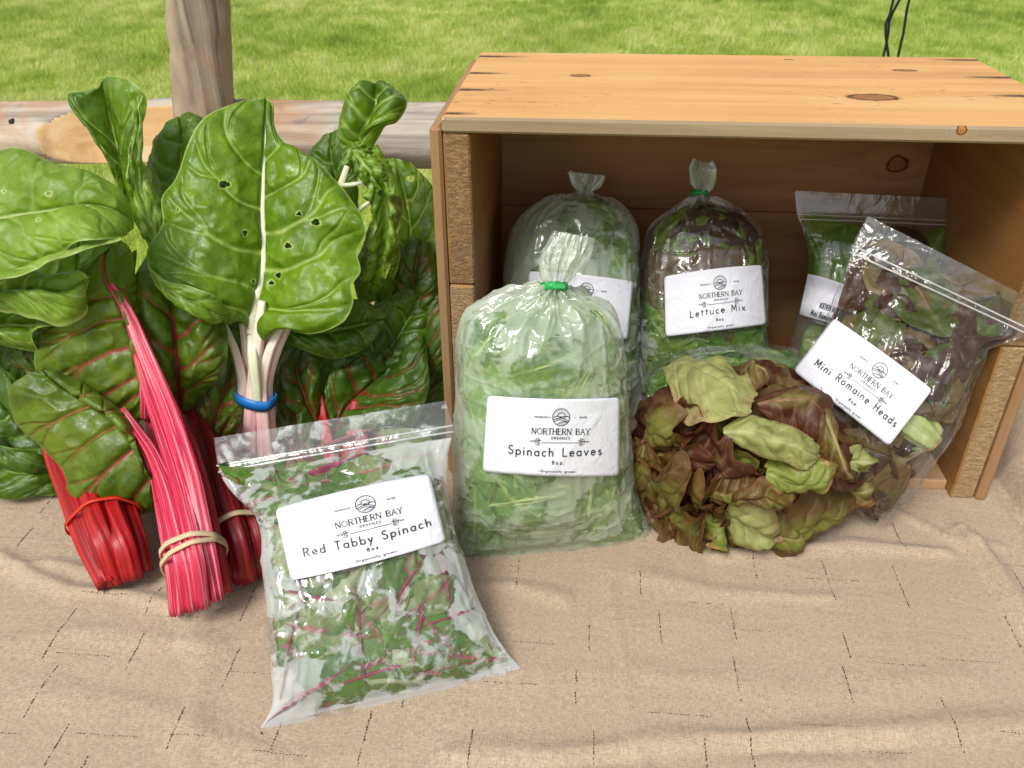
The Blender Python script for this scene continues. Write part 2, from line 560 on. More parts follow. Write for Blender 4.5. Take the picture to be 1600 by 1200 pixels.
# ------------------------------------------------------------------ leaves
def leaf(parent, mat, L, R, mid=None, seed=0, belly=.006, ruf=.004, groove=.75, arch=False, rfreq=9, blis=.0016, bsc=75, nveins=6, vw=.0009, res=1.6,
         vslope=.30, holes=(), rib=None, midw=.0016, name='leaf', depth=None, fold=0.0, margin=.0009, veinamt=1.0, label=None, und=.003, sides=(1, 1)):
    """a leaf blade held between its two edges and its midrib; each point is (across, down, depth)"""
    def W(q):
        return np.array([P(a, b, c) if depth is None else P(a, b, depth(a, b)+c) for a, b, c in q])
    L3, R3 = W(L), W(R)
    len_px = max(20, sum(math.hypot(L[i+1][0]-L[i][0], L[i+1][1]-L[i][1]) for i in range(len(L)-1)))
    nv = int(min(210, max(26, len_px/res)))
    A, B = rail(L3, nv), rail(R3, nv)
    if mid is None:
        M = (A+B)/2
    else:
        M = rail(W(mid), nv)
    wd = np.linalg.norm(B-A, axis=1)
    wpx = wd.max()/.00045
    nu = int(min(170, max(20, wpx/res)))
    nu += 1-nu % 2
    u = np.linspace(-1, 1, nu)
    v = np.linspace(0, 1, nv)
    au = np.abs(u)[None, :, None]
    G = np.where(u[None, :, None] < 0, M[:, None]+(A-M)[:, None]*au, M[:, None]+(B-M)[:, None]*au)
    ac = B-A
    al = np.gradient(M, axis=0)
    n = np.cross(ac, al)
    n = n/(np.linalg.norm(n, axis=1, keepdims=True)+1e-9)
    nm = n.mean(0)
    if nm @ (CAM-M.mean(0)) < 0: n = -n
    n = .75*n+.25*n.mean(0)
    n = (n/(np.linalg.norm(n, axis=1, keepdims=True)+1e-9))[:, None]
    env = np.sin(np.pi*np.clip(v, 0.02, .98))[:, None, None]
    G = G+n*((belly*(1-au**2)*env) if arch else (belly*4*au*(1-au)*env))
    U, V = np.meshgrid(u, v)
    half = np.maximum(np.where(U < 0, np.linalg.norm(A-M, axis=1)[:, None], np.linalg.norm(B-M, axis=1)[:, None]), 1e-4)
    Ln = np.linalg.norm(np.diff(M, axis=0), axis=1).sum()
    # ruffled margin and soft undulation
    s3 = np.stack([V*rfreq, np.sign(U)*3.1+seed, np.zeros_like(V)+seed*.7], -1)
    e2 = np.sin(np.pi*np.clip(V, 0, 1))**.4
    G = G+n*(ruf*(np.abs(U)**2.6)*e2*vnoise(s3, seed+5)*1.6)[..., None]
    G = G+n*(und*fbm(np.stack([U*1.6+seed, V*2.6, V*0+seed], -1), 2, seed+9)*e2)[..., None]
    # veins
    vein = np.zeros_like(U); wide = np.zeros_like(U)
    wob = .02*vnoise(np.stack([U*4, V*5, V*0+seed], -1), seed+2)
    for sgn in (-1, 1):
        if not sides[0 if sgn < 0 else 1]: continue
        for k in range(nveins):
            r = random.Random(seed*97+k*2+(sgn > 0))
            v0 = .03+.80*(k+.5*(sgn > 0)+r.uniform(-.15, .15))/nveins
            uu = np.abs(U)
            vc = v0+vslope*(uu**1.15)*(1-v0*.45)*r.uniform(.8, 1.2)+wob
            cosf = 1/np.sqrt(1+(vslope*Ln/half)**2)
            d = np.abs(V-vc)*Ln*cosf
            w = vw*(1-.72*uu)*(.75+.5*(k < nveins*.6))
            on = (np.sign(U) == sgn)*(uu < .97)
            vein = np.maximum(vein, on*np.exp(-(d/w)**2)*(1-.35*uu)*sstep(1.0, .8, uu))
            wide = np.maximum(wide, on*np.exp(-(d/(w*3.2))**2)*(1-.6*uu))
            uf = r.uniform(.35, .55)
            for br in (-1, 1):
                if br < 0 and r.random() < .4: continue
                vb = vc+br*.16*np.clip(uu-uf, 0, 1)
                d = np.abs(V-vb)*Ln*cosf
                onb = on*(uu > uf)
                vein = np.maximum(vein, onb*np.exp(-(d/(w*.6))**2)*.75*sstep(1.0, .75, uu))
                wide = np.maximum(wide, onb*np.exp(-(d/(w*2.2))**2)*.5)
    dm = np.abs(U)*half
    mw = midw*(1-.8*V)
    vm = np.exp(-(dm/np.maximum(mw, 2e-4))**4)
    vein = np.clip(np.maximum(vein*veinamt, vm), 0, 1)
    wide = np.maximum(wide, np.exp(-(dm/(mw*2.2))**2))
    rel = np.stack([U*half*1.0, V*Ln, V*0], -1)
    bl = np.abs(fbm(rel*bsc+seed*3.3, 2, seed+21))
    h = blis*(1.3-1.9*bl)*(1-.75*wide)-blis*groove*wide
    h = h*sstep(1.0, .86, np.abs(U))
    G = G+gnormal(G, n)*h[..., None]
    mg = np.clip(sstep(margin*1.6, margin*.4, (1-np.abs(U))*half), 0, 1)*.75
    F = grid_faces(nv, nu)
    Vx = G.reshape(-1, 3)
    if holes:
        pc = seen(Vx[F].mean(1))
        pv = seen(Vx)
        kill = np.zeros(len(F), bool)
        mgf = mg.reshape(-1)
        for hx, hy, hr, asp in holes:
            q = np.hypot((pc[:, 0]-hx)/asp, pc[:, 1]-hy)*(1+.13*np.sin(3*np.arctan2(pc[:, 1]-hy, pc[:, 0]-hx)+hx))
            kill |= q < hr
            q = np.hypot((pv[:, 0]-hx)/asp, pv[:, 1]-hy)*(1+.13*np.sin(3*np.arctan2(pv[:, 1]-hy, pv[:, 0]-hx)+hx))
            mgf[:] = np.maximum(mgf, (q < hr+1.8)*.95)
        F = F[~kill]
    o = mesh_obj(name, Vx, F, mat, parent, attrs={'vein': vein, 'margin': mg, 'rim': np.clip(np.maximum(np.abs(U)**1.5, V**2.5), 0, 1)})
    if label: o['label'] = label
    if rib:       # the raised midrib on the near face of the blade
        k0, k1 = 0, int(nv*rib[3])
        path = G[k0:k1:3, nu//2]+(n[k0:k1:3, 0])*.0002
        rd = np.interp(np.linspace(0, 1, len(path)), [0, .35, 1], [rib[1]/2, rib[1]*.30, rib[2]/2])
        Vr, Fr, uvr = tube(path, rd, 12, .10, 3, seed, .8)
        b = mesh_obj('midrib', Vr+0, Fr, rib[0], parent, uv=uvr)
        b.parent = o
    return o, M
def gnormal(G, n):
    g = gnorm(G)
    s = np.sign(np.sum(g*n, -1, keepdims=True))
    s[s == 0] = 1
    return g*s
def stalk(parent, mat, pts, wpx, seed=0, name='stalk', flute=.10, nfl=5, flat=.75, n=34, nr=18, cut=None):
    """pts (across, down, depth); wpx widths across at each point, in 1/1600 of the picture's width"""
    W3 = np.array([P(*q) for q in pts])
    r = rail(W3, n)
    ds = (W3-CAM) @ FW
    rad = np.array([w/2*d/FPX for w, d in zip(wpx, ds)])
    s = np.linspace(0, 1, len(pts))
    rr = np.interp(np.linspace(0, 1, n), s, rad)
    V, F, uv = tube(r, rr, nr, flute, nfl, seed, flat)
    # ragged cut at the lower end
    V[:nr] += (r[0]-r[3])/np.linalg.norm(r[0]-r[3])*(.003*np.abs(vnoise(np.stack([np.arange(nr)*.9, np.zeros(nr)+seed, np.zeros(nr)], -1), seed)))[:, None]
    k = len(F)
    fm = np.zeros(k, int)
    if cut: fm[-2*nr:-nr] = 1
    return mesh_obj(name, V, F, mat, parent, uv=uv, mats=[mat, cut] if cut else None, fmat=fm if cut else None)
def bundle_band(parent, mat, c, ax, w=.005, th=.0013, name='rubber_band', wob=.0, seed=0, tilt=0.0, only=('stalk',), grow=.0004):
    """an elastic stretched round everything of the bundle that crosses it"""
    ax = ax/np.linalg.norm(ax)
    a = RT-ax*(RT @ ax)
    a /= np.linalg.norm(a)
    b = np.cross(ax, a)
    bs_ = base_of(parent)
    pts = []
    for ch in parent.children:
        if ch.name.split('.')[0] not in only: continue
        v = np.zeros(len(ch.data.vertices)*3, np.float32)
        ch.data.vertices.foreach_get('co', v)
        v = v.reshape(-1, 3)+bs_-c
        v = v[np.abs(v @ ax) < .0075]
        v = v[np.linalg.norm(v, axis=1) < .06]
        if len(v): pts.append(np.stack([v @ a, v @ b], 1))
    pts = np.concatenate(pts)
    dirs = np.linspace(0, 2*np.pi, 180, endpoint=False)
    D = np.stack([np.cos(dirs), np.sin(dirs)], 1)
    hull = pts[np.unique((pts @ D.T).argmax(0))]
    m = hull.mean(0)
    hull = hull[np.argsort(np.arctan2(hull[:, 1]-m[1], hull[:, 0]-m[0]))]
    seg = np.vstack([hull, hull[:1]])
    s = np.r_[0, np.cumsum(np.linalg.norm(np.diff(seg, axis=0), axis=1))]
    n = 96
    q = np.stack([np.interp(np.linspace(0, s[-1], n, endpoint=False), s, seg[:, k]) for k in (0, 1)], 1)
    for _ in range(2): q = (q+np.roll(q, 1, 0)+np.roll(q, -1, 0))/3
    r = q-m
    rn = r/np.linalg.norm(r, axis=1, keepdims=True)
    th_ = np.linspace(0, 2*np.pi, n, endpoint=False)
    ring = []
    for k in range(4):
        hw = w/2*(1 if k in (0, 1) else -1)
        e = grow+.0006+(th if k in (1, 2) else 0)
        p = q+rn*e
        z = hw+wob*np.sin(2*th_+seed)+wob*.5*np.sin(5*th_+seed)+tilt*np.cos(th_)
        ring.append(c+p[:, :1]*a+p[:, 1:]*b+z[:, None]*ax)
    V = np.stack(ring, 1).reshape(-1, 3)
    F = [(i*4+k, i*4+(k+1) % 4, ((i+1) % n)*4+(k+1) % 4, ((i+1) % n)*4+k) for i in range(n) for k in range(4)]
    return mesh_obj(name, V, np.array(F), mat, parent)
def band(parent, mat, c, ax, across, ra, rb, w=.006, th=.0012, name='rubber_band', wob=.0, seed=0, tilt=0.0):
    """a flat elastic band round a bundle: c centre, ax along the bundle, across sideways"""
    ax = ax/np.linalg.norm(ax)
    a = across-ax*(across @ ax)
    a /= np.linalg.norm(a)
    b = np.cross(ax, a)
    n = 72
    th_ = np.linspace(0, 2*np.pi, n, endpoint=False)
    ring = []
    for k in range(4):
        hw = w/2*(1 if k in (0, 1) else -1)
        rr = th if k in (1, 2) else 0
        wv = wob*np.sin(2*th_+seed)+wob*.5*np.sin(5*th_+seed)
        ring.append(c+(ra+rr)*np.cos(th_)[:, None]*a+(rb+rr)*np.sin(th_)[:, None]*b+(hw+wv+tilt*np.cos(th_))[:, None]*ax)
    V = np.stack(ring, 1).reshape(-1, 3)
    F = []
    for i in range(n):
        for k in range(4):
            F.append((i*4+k, i*4+(k+1) % 4, ((i+1) % n)*4+(k+1) % 4, ((i+1) % n)*4+k))
    return mesh_obj(name, V, np.array(F), mat, parent)
# ------------------------------------------------------------------ lawn
def build_lawn():
    t = NT('lawn_soil')
    co = t.obj()
    n = t.noise(co, 3.0, 5, .6)
    c = t.ramp(n, [(.3, (.22, .33, .03)), (.55, (.36, .46, .05)), (.75, (.46, .50, .10))])
    m = t.done(t.principled(c, .9, .1, t.bump(t.noise(co, 90, 4), .6, .02)))
    S = 150.0
    mesh_obj('lawn', [(-S, -S, -.75), (S, -S, -.75), (S, S, -.75), (-S, S, -.75)], np.array([[0, 1, 2, 3]]), m, smooth=False)['kind'] = 'structure'
    # blades
    N = 620000
    r = np.random.RandomState(11)
    y = 2.0+(r.rand(N)**.78)*9.5
    x0, x1 = -.80*(y+.6)-.3, .60*(y+.6)+.3
    x = x0+(x1-x0)*r.rand(N)
    p = np.stack([x, y, y*0], -1)
    patch = fbm(p*1.7, 3, 4)
    tuft = fbm(p*9.0, 2, 8)
    h = (.030+.028*r.rand(N))*(1+.45*patch+.45*tuft)
    w = .0030+.0022*r.rand(N)+.0006*(y-3)
    a = r.rand(N)*np.pi
    lean = r.randn(N, 2)*.020+np.stack([.014*fbm(p*2.3, 2, 31), .014*fbm(p*2.3, 2, 37)], -1)*1.6
    b = np.stack([x, y, np.full(N, -.752)], -1)
    d = np.stack([np.cos(a)*w/2, np.sin(a)*w/2, a*0], -1)
    tip = b+np.stack([lean[:, 0], lean[:, 1], h], -1)
    V = np.stack([b-d, b+d, tip], 1).reshape(-1, 3)
    F = np.arange(3*N).reshape(-1, 3)
    tone = np.clip(.5+.40*fbm(p*1.1, 3, 55)+.40*fbm(p*np.array([9, 5, 1]), 2, 56)+.15*r.randn(N), 0, 1)
    t = NT('grass_blades')
    c = t.ramp(t.attr('tone'), [(.02, (.22, .32, .05)), (.36, (.36, .48, .09)), (.64, (.52, .60, .16)), (.92, (.70, .70, .32))])
    pr = t.principled(c, .55, .25)
    tl = t.n('ShaderNodeBsdfTranslucent')
    t.l(c, tl.inputs['Color'])
    m = t.done(t.mixs(.35, pr, tl.outputs[0]))
    o = mesh_obj('grass', V, F, m, attrs={'tone': np.repeat(tone, 3)}, smooth=False)
    props(o, 'sunlit mown green grass covering the ground beyond the fence', 'grass', kind='stuff')
build_lawn()

# ------------------------------------------------------------------ fence of round rails and a post
def log_mat(name, warm):
    t = NT(name)
    co = t.obj()
    ax = t.mapping(co, (2.2, 40, 40) if not warm else (34, 34, 2.0))
    n = t.noise(ax, 1.0, 5, .65, 1.2)
    big = t.noise(co, 9, 3, .6, .8)
    c = t.ramp(n, [(.26, (.10, .085, .08)), (.40, (.29, .25, .21)), (.54, (.46, .405, .335)), (.75, (.66, .59, .49))])
    if warm: c = t.mix(1.0, c, (.74, .66, .58), 'MULTIPLY')
    c = t.mix(t.fr(big, .50, .66, 0, .7), c, (.42, .20, .085))
    c = t.mix(t.fr(t.noise(co, 22, 3, .6, 1.5), .60, .72, 0, .5), c, (.14, .12, .12))
    nb = t.bump(n, .6, .003)
    return t.done(t.principled(c, .8, .2, nb))
def cut_mat():
    t = NT('fresh_cut_log')
    co = t.obj()
    n = t.noise(t.mapping(co, (6, 60, 30)), 1.0, 4, .6, .6)
    c = t.ramp(n, [(.3, (.58, .33, .13)), (.55, (.78, .52, .27)), (.75, (.86, .66, .42))])
    return t.done(t.principled(c, .7, .2, t.bump(n, .5, .002)))
YF = .42
fence = thing('fence', (-.31, YF, -.75), 'weathered grey log fence with a post and round rails behind the chard', 'fence')
LOG, LOGP, CUT = log_mat('weathered_log', False), log_mat('weathered_post', True), cut_mat()
def log(name, p0, p1, r0, r1, mat, seed, cutx=None):
    n, nr = 150, 64
    t = np.linspace(0, 1, n)
    path = np.array(p0)[None]*(1-t)[:, None]+np.array(p1)[None]*t[:, None]
    path = path+.004*np.stack([fbm(np.stack([t*5, t*0+seed, t*0+k], -1), 2, seed+k) for k in range(3)], -1)
    V, F, uv = tube(path, r0+(r1-r0)*t, nr, .05, 3, seed, 1.0)
    d = fbm(V*np.array([6, 60, 60] if abs(p1[0]-p0[0]) > .2 else [60, 60, 6]), 3, seed)
    c = np.repeat(path, nr, 0)
    rad = V[:-2]-c
    V[:-2] += rad*(.07*d[:-2])[:, None]
    fm = np.zeros(len(F), int)
    if cutx is not None:       # the end of the rail is hewn to a flat tenon on the near side
        yp = cutx[1]+(V[:, 0]-cutx[0])*cutx[2]
        lim = sstep(cutx[0]-.002, cutx[0]+.010, V[:, 0])
        yp = np.minimum(yp, YF-.011)
        newy = np.maximum(V[:, 1], yp)
        hit = (V[:, 0] > cutx[0]-.002) & (V[:, 1] < yp)
        V[:, 1] = np.where(hit, V[:, 1]*(1-lim)+newy*lim, V[:, 1])
        fm = np.array([int(all(hit[i] for i in f)) for f in F])
    return mesh_obj(name, V, F, mat, fence, uv=uv, mats=[mat, CUT], fmat=fm)
pl0, pl1 = P(-300, 222, YF), P(300, 203, YF)
log('rail', pl0, pl1, .040, .037, LOG, 3, (P(88, 213, YF)[0], YF-.034, .42))
pr0, pr1 = P(330, 206, YF), P(690, 213, YF)
pr1 = pr0+(pr1-pr0)*5.2
log('rail', pr0, pr1, .037, .042, LOG, 9)
a, b = P(307, -60, YF-.012), P(318, 168, YF-.012)
dd = (b-a)/(b-a)[2]
log('post', b+dd*(-.75-b[2]-.02), a+dd*.18, .0375, .0335, LOGP, 5)
for px, py, y, r in ((150, 192, YF-.042, .003), (17, 191, YF-.042, .0032), (463, 206, YF-.042, .0034)):
    c = P(px, py, YF-.031)
    V, F, uv = tube([c+np.array([0, .01, 0]), c+np.array([0, -.0002, 0])], [r, r], 10)
    mesh_obj('nail_hole', V, F, plain_mat('hole_dark', (.05, .03, .02), .9) if 'hole_dark' not in bpy.data.materials else bpy.data.materials['hole_dark'], fence)

# ------------------------------------------------------------------ table and tablecloth
TX0, TX1, TY0, TY1 = -.80, .98, -.46, .335
tb_ = thing('table', ((TX0+TX1)/2, (TY0+TY1)/2, -.75), 'folding market table hidden under the beige tablecloth', 'table')
TM = plain_mat('table_grey', (.35, .35, .34), .6)
V, F = box(((TX0+TX1)/2, (TY0+TY1)/2, -.030), (TX1-TX0-.02, TY1-TY0-.02, .03), .004)
mesh_obj('tabletop', V, np.array(F, dtype=object), TM, tb_, smooth=False)
for sx in (TX0+.08, TX1-.08):
    for sy in (TY0+.06, TY1-.06):
        V, F, uv = tube([(sx, sy, -.75), (sx, sy, -.045)], [.014, .014], 14)
        mesh_obj('leg', V, F, TM, tb_, uv=uv)

def seg_dist(X, Y, a, b):
    ax, ay = a[:2]
    bx, by = b[:2]
    L = (bx-ax)**2+(by-ay)**2
    t = np.clip(((X-ax)*(bx-ax)+(Y-ay)*(by-ay))/L, 0, 1)
    return np.hypot(X-ax-t*(bx-ax), Y-ay-t*(by-ay)), t
FOLDS = []   # polyline in the photo's cloth, height, width, kind
for pts, h, w, kind in [
    ([(955, 895), (975, 1010), (1000, 1160), (1015, 1260)], .0011, .0045, 0),
    ([(960, 905), (985, 1050), (1005, 1170)], -.0008, .003, 0),
    ([(700, 1185), (860, 1180), (1010, 1165), (1200, 1150), (1420, 1140), (1610, 1130)], .0024, .0085, 0),
    ([(700, 1200), (900, 1195), (1100, 1175), (1400, 1165)], -.0016, .006, 0),
    ([(1120, 870), (1250, 860), (1330, 852), (1480, 866)], .0030, .006, 0),
    ([(1000, 900), (1130, 925), (1300, 935)], .0014, .008, 0),
    ([(700, 920), (800, 915), (880, 935)], .0018, .006, 0),
    ([(0, 870), (60, 905), (110, 925), (200, 930), (300, 955)], .0028, .006, 0),
    ([(20, 890), (80, 880), (150, 900)], .0022, .005, 0),
    ([(0, 1010), (120, 985), (240, 1000), (340, 1010)], .0012, .009, 0),
    ([(300, 960), (320, 1040), (290, 1200)], .0010, .010, 0),
    ([(1500, 830), (1545, 880), (1590, 945), (1640, 1010)], .0048, .007, 0),
    ([(1400, 800), (1500, 850), (1560, 855)], .0016, .006, 0),
    ([(830, 1060), (1000, 1050), (1250, 1075), (1500, 1060)], .0008, .014, 0),
    ([(60, 1080), (220, 1100), (400, 1180)], .0010, .012, 0),
]:
    FOLDS.append(([PZ(a, b, 0) for a, b in pts], h, w))
EDGE = [PZ(*q, 0) for q in [(1540, 500), (1548, 640), (1556, 745), (1585, 795), (1640, 850), (1720, 930)]]
def cloth_h(X, Y):
    p = np.stack([X, Y, X*0], -1)
    z = .0013*fbm(p*7, 3, 61)+.0006*fbm(p*24, 2, 62)
    z = z+.0010*np.maximum(0, 1-np.abs(fbm(p*np.array([5, 13, 1]), 2, 66))*5)*.6
    for pts, h, w in FOLDS:
        best = np.full(X.shape, 9.0)
        for a, b in zip(pts[:-1], pts[1:]):
            best = np.minimum(best, seg_dist(X, Y, a, b)[0])
        wv = w*(1+.5*fbm(p*30, 1, 63))
        z = z+h*1.6*np.exp(-(best/wv)**2)
    # the puffed fold along the right of the crate
    best = np.full(X.shape, 9.0)
    side = np.zeros(X.shape)
    for a, b in zip(EDGE[:-1], EDGE[1:]):
        d, t = seg_dist(X, Y, a, b)
        s = np.sign((b[0]-a[0])*(Y-a[1])-(b[1]-a[1])*(X-a[0]))
        side = np.where(d < best, s, side)
        best = np.minimum(best, d)
    right = side > 0
    z = z+np.where(right, .034*np.sqrt(np.clip(1-(1-np.clip(best/.034, 0, 1))**2, 0, 1)), 0)
    z = z-.007*np.exp(-(best/.005)**2)
    return z
def hz(x, y):
    return float(cloth_h(np.array([[float(x)]]), np.array([[float(y)]]))[0, 0])
def build_cloth():
    xs = np.linspace(TX0, TX1, 620)
    ys = np.linspace(TY0, TY1, 300)
    X, Y = np.meshgrid(xs, ys)
    Z = cloth_h(X, Y)
    G = np.stack([X, Y, Z], -1)
    # the cloth hangs down on all four sides
    drop = np.linspace(0, 1, 12)[1:]
    def hang(G, row, d):
        e = G[row]
        out = []
        n = e.shape[0]
        s = np.arange(n)/n*60
        for k in drop:
            q = e.copy()
            q[:, 2] = e[:, 2]-.42*k-.002
            q[:, :2] += np.array(d)*(.008+.02*k*(1+np.sin(s))*.8)[:, None] if False else np.array(d)[None]*(.008+.018*k*(1+np.sin(s)))[:, None]
            out.append(q)
        return np.array(out)
    f = hang(G, 0, (0, -1))[::-1]
    b = hang(G, -1, (0, 1))
    A = np.concatenate([f, G, b], 0)
    AT = A.transpose(1, 0, 2)
    l = hang(AT, 0, (-1, 0))[::-1]
    r = hang(AT, -1, (1, 0))
    A = np.concatenate([l, AT, r], 0).transpose(1, 0, 2)
    t = NT('linen')
    co = t.obj()
    wx = t.noise(t.mapping(co, (2000, 260, 260)), 1.0, 3, .6)
    wy = t.noise(t.mapping(co, (260, 2000, 260)), 1.0, 3, .6)
    wv = t.math('ADD', t.math('MULTIPLY', wx, .5), t.math('MULTIPLY', wy, .5))
    sx = t.noise(t.mapping(co, (300, 16, 16)), 1.0, 3, .6)
    sy = t.noise(t.mapping(co, (16, 300, 16)), 1.0, 3, .6)
    c = t.ramp(wv, [(.36, (.235, .178, .120)), (.5, (.400, .312, .222)), (.64, (.56, .455, .34))])
    c = t.mix(t.fr(t.math('ADD', sx, sy), .85, 1.15, .0, .22), c, (.54, .42, .29))
    big = t.noise(co, 5, 4, .6)
    c = t.mix(t.fr(big, .35, .7, 0, .35), c, (.34, .24, .15))
    st = t.noise(co, 55, 4, .7)
    c = t.mix(t.fr(st, .64, .74, 0, .22), c, (.30, .21, .13))
    wr = t.noise(t.mapping(co, (14, 26, 14)), 1.0, 5, .62, 1.0)
    nb = t.bump(wr, .30, .006)
    nb = t.bump(wv, .35, .0005, nb)
    m = t.done(t.principled(c, .85, .15, nb, Sheen_Weight=.15))
    cl = thing('tablecloth', (.09, -.06, 0), 'wrinkled beige linen cloth with rows of tiny dark drawn-thread dashes, covering the table', 'tablecloth')
    mesh_obj('cloth', A.reshape(-1, 3), grid_faces(A.shape[0], A.shape[1]), m, cl)
    # drawn-thread dashes: small dark holes in rows
    r = random.Random(5)
    pts = []
    for gx in np.arange(-.50, .80, .062):
        for gy in np.arange(-.40, .30, .056):
            for kind in (0, 1):
                if r.random() < .22: continue
                x = gx+r.uniform(-.02, .02)
                y = gy+r.uniform(-.018, .018)
                ln = r.uniform(.022, .048)
                st = .0023
                k = int(ln/st)
                for i in range(k):
                    if r.random() < .10: continue
                    jx = (i*st if kind == 0 else 0)+r.uniform(-.0002, .0002)+(.0004*(i % 7 == 0))
                    jy = (i*st if kind == 1 else 0)+r.uniform(-.0002, .0002)
                    pts.append((x+jx, y+jy, kind, r.uniform(.6, 1.35)*(.75 if kind == 0 else 1.1)))
    q = np.array(pts)
    z = cloth_h(q[:, 0], q[:, 1])
    e = .0009
    zx = (cloth_h(q[:, 0]+e, q[:, 1])-z)/e
    zy = (cloth_h(q[:, 0], q[:, 1]+e)-z)/e
    V, F = [], []
    for i, (x, y, kd, s) in enumerate(pts):
        a, b = (.00095*s, .00042*s) if kd == 0 else (.00042*s, .00095*s)
        for dx, dy in ((-a, -b*.4), (0, -b), (a, b*.3), (0, b)):
            V.append((x+dx, y+dy, z[i]+zx[i]*dx+zy[i]*dy+.00035))
        F.append((4*i, 4*i+1, 4*i+2, 4*i+3))
    o = mesh_obj('drawn_thread_hole', np.array(V), np.array(F), plain_mat('thread_gap', (.035, .022, .014), .9), cl, smooth=False)
    o['kind'] = 'stuff'
build_cloth()

# ------------------------------------------------------------------ wooden crate on its side
CW, TC, TP, TB, CH, CD = .46, .009, .020, .011, .3015, .2343
CB = np.array([CW/2, CD/2, 0.0])
crate = thing('wooden_crate', CB, 'open pine crate lying on its side on the cloth, sheltering bags of greens', 'crate')
def rel(p): return tuple(float(x) for x in (np.array(p)-CB))
ztop = CH+TB
marks = []
for px, py, rx, ry in ((908, 118, .0085, .0055), (1365, 152, .0185, .0105), (1413, 110, .0105, .0050), (1233, 93, .0045, .0022)):
    marks.append(('knot', rel(PZ(px, py, ztop)), (rx, ry, .02)))
for px, py, rx in ((763, 88, .022), (742, 114, .018), (730, 140, .018), (703, 177, .014), (1512, 94, .020), (1562, 121, .018), (1598, 150, .015)):
    marks.append(('stain', rel(PZ(px, py, ztop)), (rx*1.7, .0052, .03)))
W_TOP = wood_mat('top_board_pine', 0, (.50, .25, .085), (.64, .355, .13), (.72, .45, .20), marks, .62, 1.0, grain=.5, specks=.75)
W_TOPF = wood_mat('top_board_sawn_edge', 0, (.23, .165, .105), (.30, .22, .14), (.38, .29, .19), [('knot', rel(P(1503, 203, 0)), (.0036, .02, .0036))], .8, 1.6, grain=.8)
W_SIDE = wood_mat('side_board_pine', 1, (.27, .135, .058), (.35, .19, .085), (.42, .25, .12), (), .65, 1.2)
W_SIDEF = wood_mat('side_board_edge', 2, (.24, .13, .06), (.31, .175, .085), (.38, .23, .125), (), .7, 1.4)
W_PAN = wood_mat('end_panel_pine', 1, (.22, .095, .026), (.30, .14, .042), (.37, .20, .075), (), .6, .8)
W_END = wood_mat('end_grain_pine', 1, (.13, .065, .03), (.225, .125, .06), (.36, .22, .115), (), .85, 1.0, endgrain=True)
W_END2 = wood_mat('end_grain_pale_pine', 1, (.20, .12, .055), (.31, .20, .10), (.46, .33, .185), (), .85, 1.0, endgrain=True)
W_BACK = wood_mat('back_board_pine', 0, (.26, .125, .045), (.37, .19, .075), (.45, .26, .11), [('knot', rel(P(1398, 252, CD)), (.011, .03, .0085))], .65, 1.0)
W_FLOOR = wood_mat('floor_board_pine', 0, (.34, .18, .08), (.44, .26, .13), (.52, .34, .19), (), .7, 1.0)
def plank(name, lo, hi, mat, front=None, bev=.0012, seed=0, label=None):
    lo, hi = np.array(lo, float), np.array(hi, float)
    V, F = box((lo+hi)/2, hi-lo, bev)
    V = np.array(V)
    # sawn boards are never quite straight: subdivide the long way by wavering the corners
    V = V+.0005*np.stack([vnoise(V*40, seed+k) for k in range(3)], -1)
    fm = []
    for f in F:
        q = V[list(f)]
        n = np.cross(q[1]-q[0], q[2]-q[0])
        n = n/(np.linalg.norm(n)+1e-12)
        c = q.mean(0)
        fm.append(1 if (front is not None and abs(n[1]) > .7 and abs(c[1]-lo[1]) < .002) else 0)
    o = mesh_obj(name, V, np.array(F, dtype=object), mat, crate, smooth=False, mats=[mat]+([front] if front else []), fmat=fm)
    if label: o['label'] = label
    return o
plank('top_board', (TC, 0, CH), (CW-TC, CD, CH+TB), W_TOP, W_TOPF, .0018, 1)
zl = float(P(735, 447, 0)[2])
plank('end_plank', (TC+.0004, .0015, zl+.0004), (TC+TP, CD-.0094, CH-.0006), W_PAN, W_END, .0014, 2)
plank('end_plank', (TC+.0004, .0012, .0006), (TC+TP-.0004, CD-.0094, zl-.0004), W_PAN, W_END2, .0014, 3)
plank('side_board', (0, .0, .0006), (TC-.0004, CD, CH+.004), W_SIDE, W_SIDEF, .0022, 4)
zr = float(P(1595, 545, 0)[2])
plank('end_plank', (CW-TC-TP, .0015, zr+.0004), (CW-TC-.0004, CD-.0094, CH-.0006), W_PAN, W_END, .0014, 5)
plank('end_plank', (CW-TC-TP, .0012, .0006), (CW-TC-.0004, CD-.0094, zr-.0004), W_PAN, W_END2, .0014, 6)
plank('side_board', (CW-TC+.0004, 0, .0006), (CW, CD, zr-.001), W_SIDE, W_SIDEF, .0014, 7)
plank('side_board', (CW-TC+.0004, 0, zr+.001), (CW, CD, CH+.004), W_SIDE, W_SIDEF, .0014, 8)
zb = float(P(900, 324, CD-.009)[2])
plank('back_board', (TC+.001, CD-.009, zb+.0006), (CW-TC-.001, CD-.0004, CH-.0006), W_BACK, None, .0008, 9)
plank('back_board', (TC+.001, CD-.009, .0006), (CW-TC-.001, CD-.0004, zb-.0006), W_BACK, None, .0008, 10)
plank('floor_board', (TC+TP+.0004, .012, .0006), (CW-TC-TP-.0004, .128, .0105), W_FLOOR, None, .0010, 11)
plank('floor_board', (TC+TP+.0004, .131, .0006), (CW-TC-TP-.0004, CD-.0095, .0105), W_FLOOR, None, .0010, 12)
NAILM = plain_mat('rusty_nail', (.05, .03, .025), .6)
